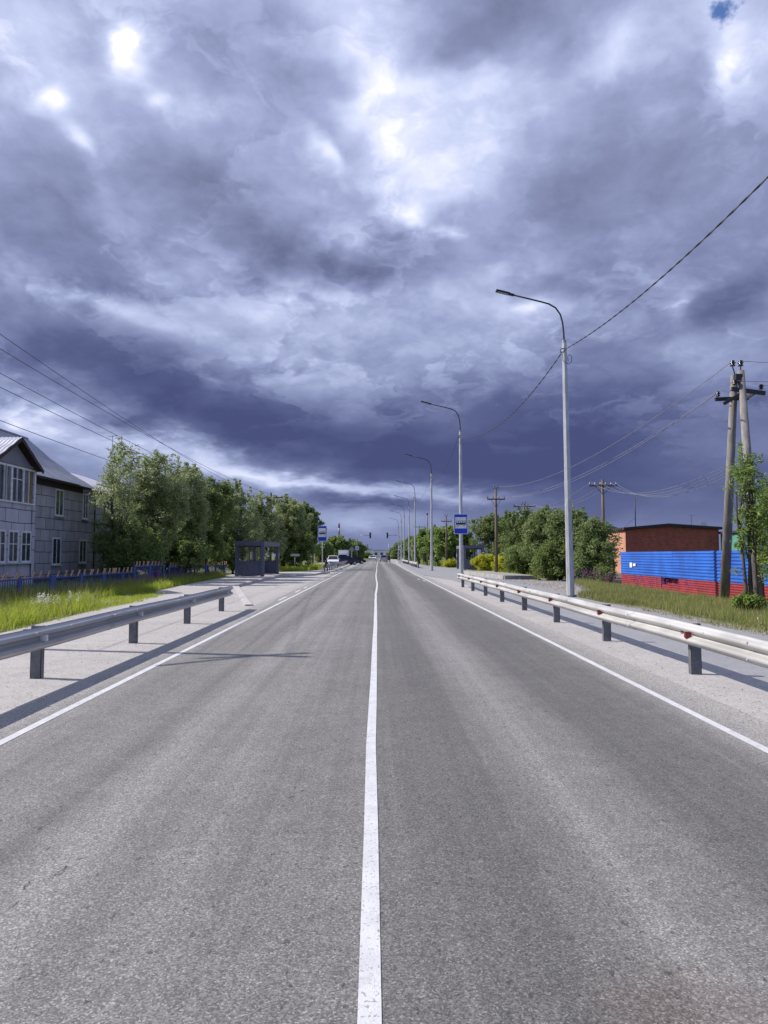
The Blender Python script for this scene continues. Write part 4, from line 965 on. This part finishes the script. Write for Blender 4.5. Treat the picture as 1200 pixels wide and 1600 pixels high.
# ------------------------------------------------------------------ brick building on the right
BY = 66.0; x0, x1 = xat(978, BY), xat(1124, BY); yb_ = YX(947.5, x0); HB = zat(828, BY)
t = thing('brick_building', 'low flat-roofed red brick building behind the blue and red fence', 'building', (x0, BY, 0))
MB().box(0, x1-x0, 0, yb_-BY, -.1, HB-.02).build('wall', 'brick', t); MB().box(-.006, -.001, .01, yb_-BY, -.1, HB-.021).build('end_wall_sunlight_sheet', 'brick_sunlit', t)
pk = zat(822.5, BY); w = x1-x0
MB().prism([(-.25, HB), (w*.45, pk), (w+.2, HB+.05), (w+.2, HB+.28), (w*.45, pk+.28), (-.25, HB+.23)], -.35, yb_-BY+.3, 'y').build('roof', 'trimd', t)
MB().prism([(0, HB-.02), (w, HB-.02), (w, HB+.03), (w*.45, pk-.01)], .0, .24, 'y').build('parapet', 'brick', t)
for i in range(9): MB().box(-.34, -.27, .3+i*.6, .5+i*.6, HB+.0, HB+.12).build('rafter_end', 'woodd', t)
m_ = thing('aerial_mast', 'tall dark stayed mast on the brick building roof', 'mast', (xat(994, BY+2), BY+2, HB+.2))
MB().tube([(0, 0, 0), (0, 0, zat(777, BY+2)-HB-.2)], .045, 6).build('mast', 'darkmetal', m_); MB().tube([(-1.2, 0, .05), (0, 0, 1.1)], .012, 4).build('stay', 'darkmetal', m_)
antenna('small aerial on the right half of the brick building roof', 1081.5, 804, 822, BY+2)
s_ = thing('satellite_dish', 'small white satellite dish on the roof edge of the brick building', 'satellite dish', (xat(1101, BY+1), BY+1, zat(824, BY+1)))
g = MB(); g.tube([(0, -.02, .25), (0, .0, .25), (0, .09, .25)], [.30, .27, .05], 16); g.build('dish', 'white', s_); MB().tube([(0, .05, -.2), (0, .05, .2)], .025, 6).build('mount', 'darkmetal', s_)
t = thing('shed', 'teal green metal shed right of the brick building, seen through the willow', 'shed', (xat(1125, 66), 62, 0)); w = xat(1166, 62)-xat(1125, 66)
MB().box(.1, w, 0, 4, -.1, zat(832, 62)).build('wall', 'teal', t); MB().box(-.1, w+.2, -.3, 4.3, zat(832, 62)+.002, zat(832, 62)+.2).build('roof', 'trimd', t); MB().box(w*.62, w*.68, -.04, -.002, .1, zat(833, 62)).build('door_frame', 'white', t)
t = thing('green_roofed_house', 'house with a pale green roof just visible left of the brick building', 'house', (xat(930, 92), 92, 0)); w = xat(972, 92)-xat(930, 92)
MB().box(0, w, 0, 6, -.1, zat(836, 92)).build('wall', 'farwhite', t); MB().prism([(-.3, zat(836, 92)), (w/2, zat(826, 92)+.5), (w+.3, zat(828, 92))], -.3, 6.3, 'y').build('roof', 'greenroof', t)

# ------------------------------------------------------------------ foliage
def leafset(P, n_each, rad, L, Wd, rng, up=0.0, droop=.3):
    """P clump centres (k,3); rad (k,3) radii; returns rhombic leaves"""
    k = len(P); idx = np.repeat(np.arange(k), n_each); N = len(idx)
    d = rng.normal(size=(N, 3)); d /= np.linalg.norm(d, axis=1)[:, None]; r = rng.random(N)**.45
    c = P[idx]+d*r[:, None]*rad[idx]
    a = rng.normal(size=(N, 3)); a[:, 2] = a[:, 2]*.7-droop+up; a += d*.8; a /= np.linalg.norm(a, axis=1)[:, None]
    s = np.cross(a, rng.normal(size=(N, 3))); s /= np.linalg.norm(s, axis=1)[:, None]
    ll = (L*rng.uniform(.6, 1.3, N))[:, None]; ww = (Wd*rng.uniform(.7, 1.3, N))[:, None]
    V = np.stack([c-a*ll*.5, c+s*ww*.5+a*ll*.05, c+a*ll*.5, c-s*ww*.5+a*ll*.05], 1).reshape(-1, 3)
    F_ = np.arange(N*4).reshape(N, 4); return V, F_
def crown_clumps(n, W_, D_, H, z0, rng, lobes=5, spikes=8):
    """clump centres for an uneven, lobed crown of half widths W_, D_, from z0 to H"""
    C0 = []; lob = []
    for i in range(lobes):
        a = rng.random()*6.28; rr = rng.uniform(.15, .6); lob.append((math.cos(a)*rr*W_, math.sin(a)*rr*D_, z0+(H-z0)*rng.uniform(.25, .78), rng.uniform(.42, .62)))
    lob.append((0, 0, z0+(H-z0)*.5, .62)); lob.append((rng.uniform(-.2, .2)*W_, 0, z0+(H-z0)*.74, .42))
    while len(C0) < n:
        lx, ly, lz, s = lob[rng.integers(len(lob))]; d = rng.normal(size=3); d /= np.linalg.norm(d); r = rng.random()**.38
        p = np.array([lx+d[0]*r*s*W_, ly+d[1]*r*s*D_, lz+d[2]*r*s*(H-z0)*.62])
        if z0*.6 < p[2] < H*.96: C0.append(p)
    for i in range(spikes):      # upright shoots over the top
        a = rng.random()*6.28; rr = rng.random()*.75; bx, by = math.cos(a)*rr*W_, math.sin(a)*rr*D_; top = H*(1-.28*rr*rr)+rng.uniform(-.5, .25)
        for k in range(4): C0.append(np.array([bx+rng.normal()*.08, by+rng.normal()*.08, top-.28*k]))
    return np.array(C0)
def make_tree(name, label, cat, x, y, H, W_, D_, leaf='leaf_w', n=150, per=60, z0=.6, seed=1, L=.17, Wd=.05, cr=.42, group=None, stems=4, spikes=8, lobes=5, droop=.3, base=0):
    rng = np.random.default_rng(seed); t = thing(name, label, cat, (x, y, base), 0, group); n = int(n*1.2); per = int(per*1.15); Wd *= 1.2; L *= 1.06
    P = crown_clumps(n, W_, D_, H, z0, rng, lobes, spikes); k = len(P)
    rad = np.stack([rng.uniform(.6, 1.25, k)*cr, rng.uniform(.6, 1.25, k)*cr, rng.uniform(.6, 1.2, k)*cr*.9], 1); rad[-spikes*4:] *= .42
    per_ = np.full(k, per); per_[-spikes*4:] = int(per*.35)
    V, F_ = leafset(P, per_, rad, L, Wd, rng, droop=droop); npmesh('crown', V, F_, leaf, t)
    tr = MB(); rnd = random.Random(seed)
    for s in range(stems):
        a = rnd.random()*6.28; o = Vector((math.cos(a)*.12*stems*.4, math.sin(a)*.12*stems*.4, -.1)); tgt = Vector(P[rnd.randrange(len(P))]); tgt.z = H*rnd.uniform(.6, .85)
        mid = o.lerp(tgt, .45); mid.z = tgt.z*.42; r0 = .035+.011*H*(1 if stems < 3 else .6)
        pts = [o, o.lerp(mid, .5)+Vector((rnd.uniform(-.06, .06), rnd.uniform(-.06, .06), 0)), mid, mid.lerp(tgt, .5)+Vector((rnd.uniform(-.1, .1), rnd.uniform(-.1, .1), 0)), tgt]
        tr.tube(pts, [r0, r0*.8, r0*.62, r0*.4, r0*.15], 8)
        for q in range(6):
            st = pts[2].lerp(pts[4], rnd.random()*.7); e = Vector(P[rnd.randrange(len(P))]); e = st+(e-st)*min(1, 2.2/max(.1, (e-st).length)); tr.tube([st, st.lerp(e, .5)+Vector((0, 0, .12)), e], [r0*.35, r0*.22, r0*.08], 5)
    tr.build('trunk', 'bark', t); return t
G_L = 'willows behind the left fence'; G_R = 'willows along the right side'
def PT(name, label, cat, px, Y, pyt, wpx, leaf, seed, n=150, per=60, group=G_L, dw=None, **k):
    x = xat(px, Y); H = zat(pyt, Y); W_ = wpx/F*Y/2*1.22
    return make_tree(name, label, cat, x, Y, H, W_, dw or W_*.9, leaf, n, per, seed=seed, group=group, **k)
PT('willow_tree', 'sparse silvery willow rising highest at the right corner of the house', 'tree', 183, 42.5, 690, 66, 'leaf_w', 21, 74, 50, lobes=6, spikes=14, z0=2.2, cr=.42, L=.16)
PT('willow_tree', 'broad dense willow right of the sparse one, over the raised fence section', 'tree', 240, 46, 706, 112, 'leaf_w', 22, 420, 64, spikes=16, L=.17, Wd=.055, z0=.9)
PT('willow_tree', 'low dark willow bush filling the corner between house wall and fence', 'bush', 205, 43.5, 800, 100, 'leaf_d', 23, 230, 60, z0=.3, L=.17, Wd=.06)
PT('willow_tree', 'willow between the broad dense one and the dip in the left tree line', 'tree', 288, 51, 722, 90, 'leaf_w', 24, 300, 60, spikes=12, L=.19, Wd=.06)
PT('willow_tree', 'rounded willow at the dip of the left tree line, left of the shelter', 'tree', 325, 56, 744, 88, 'leaf_d', 25, 280, 60, spikes=10, L=.2, Wd=.065, z0=.3)
PT('willow_tree', 'pale-topped willow directly above the left bus shelter', 'tree', 366, 67, 752, 92, 'leaf_w', 26, 280, 60, spikes=16, L=.22, Wd=.07)
PT('willow_tree', 'willow behind the dark utility pole on the left', 'tree', 402, 77, 768, 84, 'leaf_w', 27, 260, 60, spikes=12, L=.24, Wd=.08)
PT('willow_tree', 'reddish-tinged willow right of the dark utility pole', 'tree', 444, 84, 776, 84, 'leaf_w', 28, 260, 60, spikes=12, L=.26, Wd=.085)
PT('willow_tree', 'last tall willow of the left row, just left of the bus stop sign', 'tree', 470, 95, 786, 62, 'leaf_d', 29, 220, 55, spikes=12, L=.3, Wd=.1)
PT('willow_tree', 'dark low willow behind the left bus shelter', 'bush', 350, 66, 830, 90, 'leaf_d', 30, 200, 60, z0=.2, L=.22, Wd=.08)
PT('willow_tree', 'dark low willow bush at the roadside right of the left shelter', 'bush', 458, 84, 838, 80, 'leaf_d', 31, 200, 60, z0=.2, L=.26, Wd=.09)
PT('willow_tree', 'dark willow bush filling the ground behind the middle of the blue fence', 'bush', 275, 50, 815, 130, 'leaf_d', 32, 260, 60, z0=.2, L=.2, Wd=.07)
far_l = ['round far tree right of the left bus stop sign', 'highest round far tree under the striped chimney', 'far tree right of the striped chimney', 'small far tree at the right end of the far left clump']
for i, (px, Y, pyt, w_) in enumerate(((508, 168, 848, 34), (530, 190, 838, 44), (549, 210, 845, 36), (561, 235, 857, 22))):
    PT('round_tree', far_l[i], 'tree', px, Y, pyt, w_, 'leaf_d', 40+i, 130, 55, group='far trees on the left', L=.6, Wd=.25, cr=1.0, spikes=3, z0=.3)
# right side
PT('willow_tree', 'nearest willow right of the nearest street lamp, hiding the green-roofed house', 'tree', 931, 46, 812, 66, 'leaf_r', 50, 190, 60, group=G_R, L=.17, Wd=.06, z0=.3, spikes=26)
PT('willow_tree', 'willow directly behind the nearest street lamp', 'tree', 893, 49, 796, 78, 'leaf_r', 51, 230, 60, group=G_R, L=.19, Wd=.065, z0=.3, spikes=24)
PT('willow_tree', 'tallest middle willow of the right row, left of the nearest lamp', 'tree', 855, 54, 793, 76, 'leaf_r', 52, 240, 60, group=G_R, L=.2, Wd=.065, z0=.3, spikes=26)
PT('willow_tree', 'willow of the right row below the hidden long-armed pole', 'tree', 822, 61, 796, 72, 'leaf_r', 53, 230, 60, group=G_R, L=.22, Wd=.07, z0=.3, spikes=24)
PT('willow_tree', 'willow behind the yellow bushes, right of the wooden pole', 'tree', 792, 72, 801, 66, 'leaf_d', 54, 220, 60, group=G_R, L=.24, Wd=.08, z0=.3, spikes=20)
PT('willow_tree', 'willow just right of the bus stop sign on the right', 'tree', 770, 94, 804, 72, 'leaf_r', 55, 240, 60, group=G_R, L=.26, Wd=.09, z0=.3, spikes=24)
PT('willow_tree', 'dark undergrowth willow at the foot of the right row, above the rubble', 'bush', 872, 49, 848, 96, 'leaf_d', 56, 200, 60, group=G_R, L=.19, Wd=.07, z0=.15)
PT('willow_tree', 'dark undergrowth willow between the rubble and the yellow bushes', 'bush', 818, 58, 852, 76, 'leaf_d', 57, 170, 60, group=G_R, L=.21, Wd=.07, z0=.15)
lt = ['light green young birch right of the third street lamp', 'light green young birch left of the wooden pole', 'light green young birch beside the mast', 'light green young birch left of the third street lamp', 'low light green birch behind the diamond sign', 'light green birch between the pole and the bus stop sign']
for i, (px, Y, pyt, w_) in enumerate(((683, 112, 822, 32), (704, 104, 822, 40), (664, 128, 826, 26), (655, 140, 836, 20), (648, 152, 842, 18), (722, 106, 818, 34))):
    PT('birch_tree', lt[i], 'tree', px, Y, pyt, w_, 'leaf_l', 60+i, 130, 55, group='young birches on the right', L=.36, Wd=.14, cr=.6, z0=.3)
fr_l = ['dark far tree beneath the nearest arm of the right traffic light', 'far tree of the right clump, second from the left', 'far tree of the right clump behind the sixth lamp', 'tallest far dark tree of the right clump']
for i, (px, Y, pyt, w_) in enumerate(((616, 285, 856, 14), (624, 260, 848, 18), (633, 230, 843, 22), (643, 200, 838, 24))):
    PT('round_tree', fr_l[i], 'tree', px, Y, pyt, w_, 'leaf_d', 70+i, 90, 50, group='far trees on the right', L=.7, Wd=.3, cr=1.0, spikes=2, z0=.2)
for i, (px, Y, pyt, w_) in enumerate(((552, 300, 862, 16), (564, 330, 861, 16), (573, 350, 863, 12))):
    PT('round_tree', 'low far bushy tree, %s of three left of the road end' % ('first', 'second', 'last')[i], 'tree', px, Y, pyt, w_, 'leaf_l', 80+i, 70, 50, group='low far trees left of the road end', L=.8, Wd=.3, cr=.9, spikes=1, z0=.2)
for i, (px, Y, pyt, w_, lab) in enumerate(((759, 70, 867, 42, 'left yellow-flowering bush, next to the right bus shelter'), (788, 64, 869, 42, 'right yellow-flowering bush, nearer the rubble patch'), (703, 98, 876, 24, 'small yellow-green bush left of the right bus shelter'))):
    PT('flowering_bush', lab, 'bush', px, Y, pyt, w_, 'leaf_y', 90+i, 110, 90, group='yellow-flowering bushes', L=.13, Wd=.07, cr=.3, spikes=8, z0=.15, stems=3)
# near willow by the two-legged pole
PT('willow_sapling', 'thin leafy willow growing beside and in front of the two-legged power pole', 'tree', 1172, 20.6, 700, 60, 'leaf_l', 101, 66, 26, group=None, L=.15, Wd=.032, cr=.22, z0=.7, spikes=9, lobes=9, stems=4, dw=.55)
PT('willow_sapling', 'dense lower willow at the right picture edge', 'tree', 1203, 21.4, 745, 64, 'leaf_l', 102, 120, 34, group=None, L=.15, Wd=.034, cr=.27, z0=.4, spikes=6, lobes=8, stems=3, dw=.7)
PT('willow_sapling', 'small leafy bush at the foot of the right leg of the power pole', 'bush', 1172, 20.5, 925, 44, 'leaf_l', 103, 34, 46, group=None, L=.12, Wd=.04, cr=.17, z0=.1, spikes=2, stems=2, dw=.4)
PT('spruce_sapling', 'dark narrow young spruce against the sunlit brick end wall', 'tree', 957, 52, 845, 16, 'leaf_d', 104, 40, 50, group=None, L=.12, Wd=.03, cr=.2, z0=.3, spikes=3, stems=1, lobes=3)
PT('willow_tree', 'low dark bush at the left foot of the blue and red fence', 'bush', 950, 44.5, 884, 44, 'leaf_d', 105, 70, 60, group=None, L=.15, Wd=.05, cr=.28, z0=.1, spikes=3)

# ------------------------------------------------------------------ grass and flowers
def inpoly(x, y, poly):
    r = np.zeros(len(x), bool); n = len(poly)
    for i in range(n):
        x0, y0 = poly[i]; x1, y1 = poly[(i+1) % n]
        c = ((y0 > y) != (y1 > y)) & (x < (x1-x0)*(y-y0)/(y1-y0+1e-9)+x0); r ^= c
    return r
def blades(name, label, cat, poly, n, h, w, m, seed=3, lean=.35, patch=.5, z=-.02, hvar=.5, tuft=.16):
    rng = np.random.default_rng(seed); P = np.array(poly); lo, hi = P.min(0), P.max(0)
    xs = []; 
    k = int(n/9*3.2); cx = rng.uniform(lo[0], hi[0], k); cy = lo[1]+(hi[1]-lo[1])*rng.random(k)**1.5
    ok = inpoly(cx, cy, poly); cx, cy = cx[ok], cy[ok]
    g = np.sin(cx*2.3+1.3*np.sin(cy*1.1))*np.cos(cy*1.7+cx); keep = rng.random(len(cx)) < (1-patch)+patch*(g*.5+.5); cx, cy, g = cx[keep], cy[keep], g[keep]
    cx, cy, g = cx[:n//9], cy[:n//9], g[:n//9]
    idx = np.repeat(np.arange(len(cx)), 9); N = len(idx)
    x = cx[idx]+rng.normal(size=N)*tuft; y = cy[idx]+rng.normal(size=N)*tuft; ok = inpoly(x, y, poly); x, y = x[ok], y[ok]; idx = idx[ok]; N = len(x)
    th = rng.random(len(cx)); hh = h*(1-hvar*.5+hvar*th[idx]*(.6+.4*g[idx]))*rng.uniform(.6, 1.15, N); a = rng.random(N)*6.283; le = rng.normal(size=N)*lean*hh; le2 = a+rng.normal(size=N)
    ww = w*rng.uniform(.7, 1.4, N); b0 = np.stack([x-np.cos(a)*ww/2, y-np.sin(a)*ww/2, np.full(N, z)], 1); b1 = np.stack([x+np.cos(a)*ww/2, y+np.sin(a)*ww/2, np.full(N, z)], 1)
    mx = x+np.cos(le2)*le*.35; my = y+np.sin(le2)*le*.35; m0 = np.stack([mx-np.cos(a)*ww*.4, my-np.sin(a)*ww*.4, z+hh*.55], 1); m1 = np.stack([mx+np.cos(a)*ww*.4, my+np.sin(a)*ww*.4, z+hh*.55], 1)
    tp = np.stack([x+np.cos(le2)*le, y+np.sin(le2)*le, z+hh], 1); tp2 = tp+np.stack([np.cos(a)*ww*.12, np.sin(a)*ww*.12, np.zeros(N)], 1)
    V = np.stack([b0, b1, m1, m0, tp2, tp], 1).reshape(-1, 3); base = np.arange(N)[:, None]*6
    F_ = np.concatenate([base+np.array([[0, 1, 2, 3]]), base+np.array([[3, 2, 4, 5]])]); o = npmesh(name, V, F_, m)
    return tag(o, label, cat, kind='stuff')
gl_poly = [(-8.25,6),(-8.35,14),(-8.9,22),(-9.0,24),(-11,27.5),(-11.0,31),(-10.7,35),(-11.3,43),(-12.1,58),(-13.2,60),(-13.3,20),(-13,6)]
blades('grass_verge_left', 'lush bright green grass between the left walkway and the blue picket fence', 'grass', gl_poly, 60000, .36, .014, 'grass_g', 3, lean=.5, patch=.75, hvar=.9)
blades('short_grass_left', 'short tufts along the edge of the left walkway', 'grass', [(-8.9,22.3),(-8.7,26.5),(-9.3,32),(-10.9,33),(-10.9,27.5),(-9.6,23.5)], 5000, .12, .012, 'grass_g', 4, patch=.9)
blades('grass_behind_fence', 'dim grass in the yard between picket fence and house', 'grass', [(-13.5,18),(-13.5,62),(-18.6,62),(-18.6,18)], 16000, .4, .03, 'grass_g', 5)
gr_poly = [(8.75,6),(9.0,14),(9.05,22),(8.75,28),(8.9,31),(9.6,31.6),(10.6,35),(11.6,40),(12.5,46),(13.6,46),(13.3,41.5),(12.9,30),(12.6,18),(12.4,6)]
blades('dry_grass_right', 'tall dry reddish seed-head grass in front of the blue and red fence', 'grass', gr_poly, 70000, .27, .011, 'grass_d', 6, lean=.25)
blades('green_grass_right', 'greener grass around the foot of the nearest lamp', 'grass', [(8.35,26),(8.7,31),(9.5,31.5),(10.5,35),(13.0,41),(12.6,32),(11.5,27),(9.0,24)], 16000, .26, .016, 'grass_m', 7)
blades('grass_far_left', 'grass mound between the left shelter and the parked cars', 'grass', [(-7.0,80),(-8.6,75),(-12.6,71),(-15,75),(-14,108),(-6.9,106)], 12000, .5, .05, 'grass_g', 8)
blades('grass_far_right', 'rough grass beside the right bus shelter and birches', 'grass', [(10.9,62),(11.0,98),(8.5,120),(9,160),(16,160),(20,62),(13.3,52),(12.8,54),(10.7,58)], 16000, .5, .05, 'grass_g', 9)
def flowers(name, label, pts, h, m, seed, n_each=26):
    rng = np.random.default_rng(seed); P = []; Rr = []
    for (x, y) in pts:
        hh = h*rng.uniform(.7, 1.15)
        for k in range(4): P.append((x+rng.normal()*.02, y+rng.normal()*.02, hh-.07*k)); Rr.append((.035+.012*k, .035+.012*k, .05))
    V, F_ = leafset(np.array(P), n_each//4, np.array(Rr), .045, .03, rng); return tag(npmesh(name, V, F_, m), label, 'flowers', kind='stuff')
rg = np.random.default_rng(8)
flowers('fireweed_left', 'pink and purple fireweed along the raised section of the picket fence', [(rg.uniform(-13.2, -12.3), rg.uniform(37, 50)) for _ in range(60)], .7, 'pink', 1)
flowers('fireweed_left_near', 'a few dull pink flowers at the near picket fence', [(rg.uniform(-13.2, -12.8), rg.uniform(21, 33)) for _ in range(10)], .7, 'pink', 2)
flowers('fireweed_right', 'purple fireweed in front of the red part of the metal fence', [(rg.uniform(12.6, 13.5), rg.uniform(29, 42)) for _ in range(50)], .62, 'pink', 3)
flowers('fireweed_right_bush', 'purple fireweed below the willows left of the metal fence', [(rg.uniform(11.8, 14), rg.uniform(41, 45)) for _ in range(26)], .8, 'pink', 4)
flowers('white_umbels', 'white umbel flowers in the lush grass on the left', [(rg.normal(-9.9, .25), rg.normal(22.2, .7)) for _ in range(26)], .5, 'flw', 5, 20)
flowers('daisies_right', 'small pale daisies at the gravel edge on the right', [(rg.uniform(8.9, 9.5), rg.uniform(13.5, 17)) for _ in range(16)], .3, 'flw', 6, 16)

blades('tall_stems_left', 'taller dry stems standing in the bright grass along the picket fence', 'grass', gl_poly, 4500, .72, .010, 'grass_m', 31, lean=.3, tuft=.3)
blades('fence_foot_weeds', 'tangled dull weeds at the foot of the picket fence', 'grass', [(-12.2,18),(-12.3,58),(-13.3,60),(-13.3,18)], 12000, .55, .016, 'grass_m', 32, lean=.5)
blades('seed_heads_right', 'sparse taller seed heads above the dry grass on the right', 'grass', gr_poly, 5000, .46, .010, 'grass_d', 33, lean=.3, tuft=.3)

blades('edge_weeds_right', 'scattered low weeds creeping onto the gravel beside the right walkway', 'grass', [(8.25,8),(8.35,30),(8.95,30),(9.1,18),(9.0,8)], 2600, .12, .012, 'grass_m', 41, lean=.6, patch=.95)
blades('edge_weeds_left', 'scattered low weeds creeping onto the left walkway edge', 'grass', [(-7.9,8),(-8.5,22),(-9.2,30),(-9.6,30),(-9.1,22),(-8.4,8)], 2600, .12, .012, 'grass_g', 42, lean=.6, patch=.95)
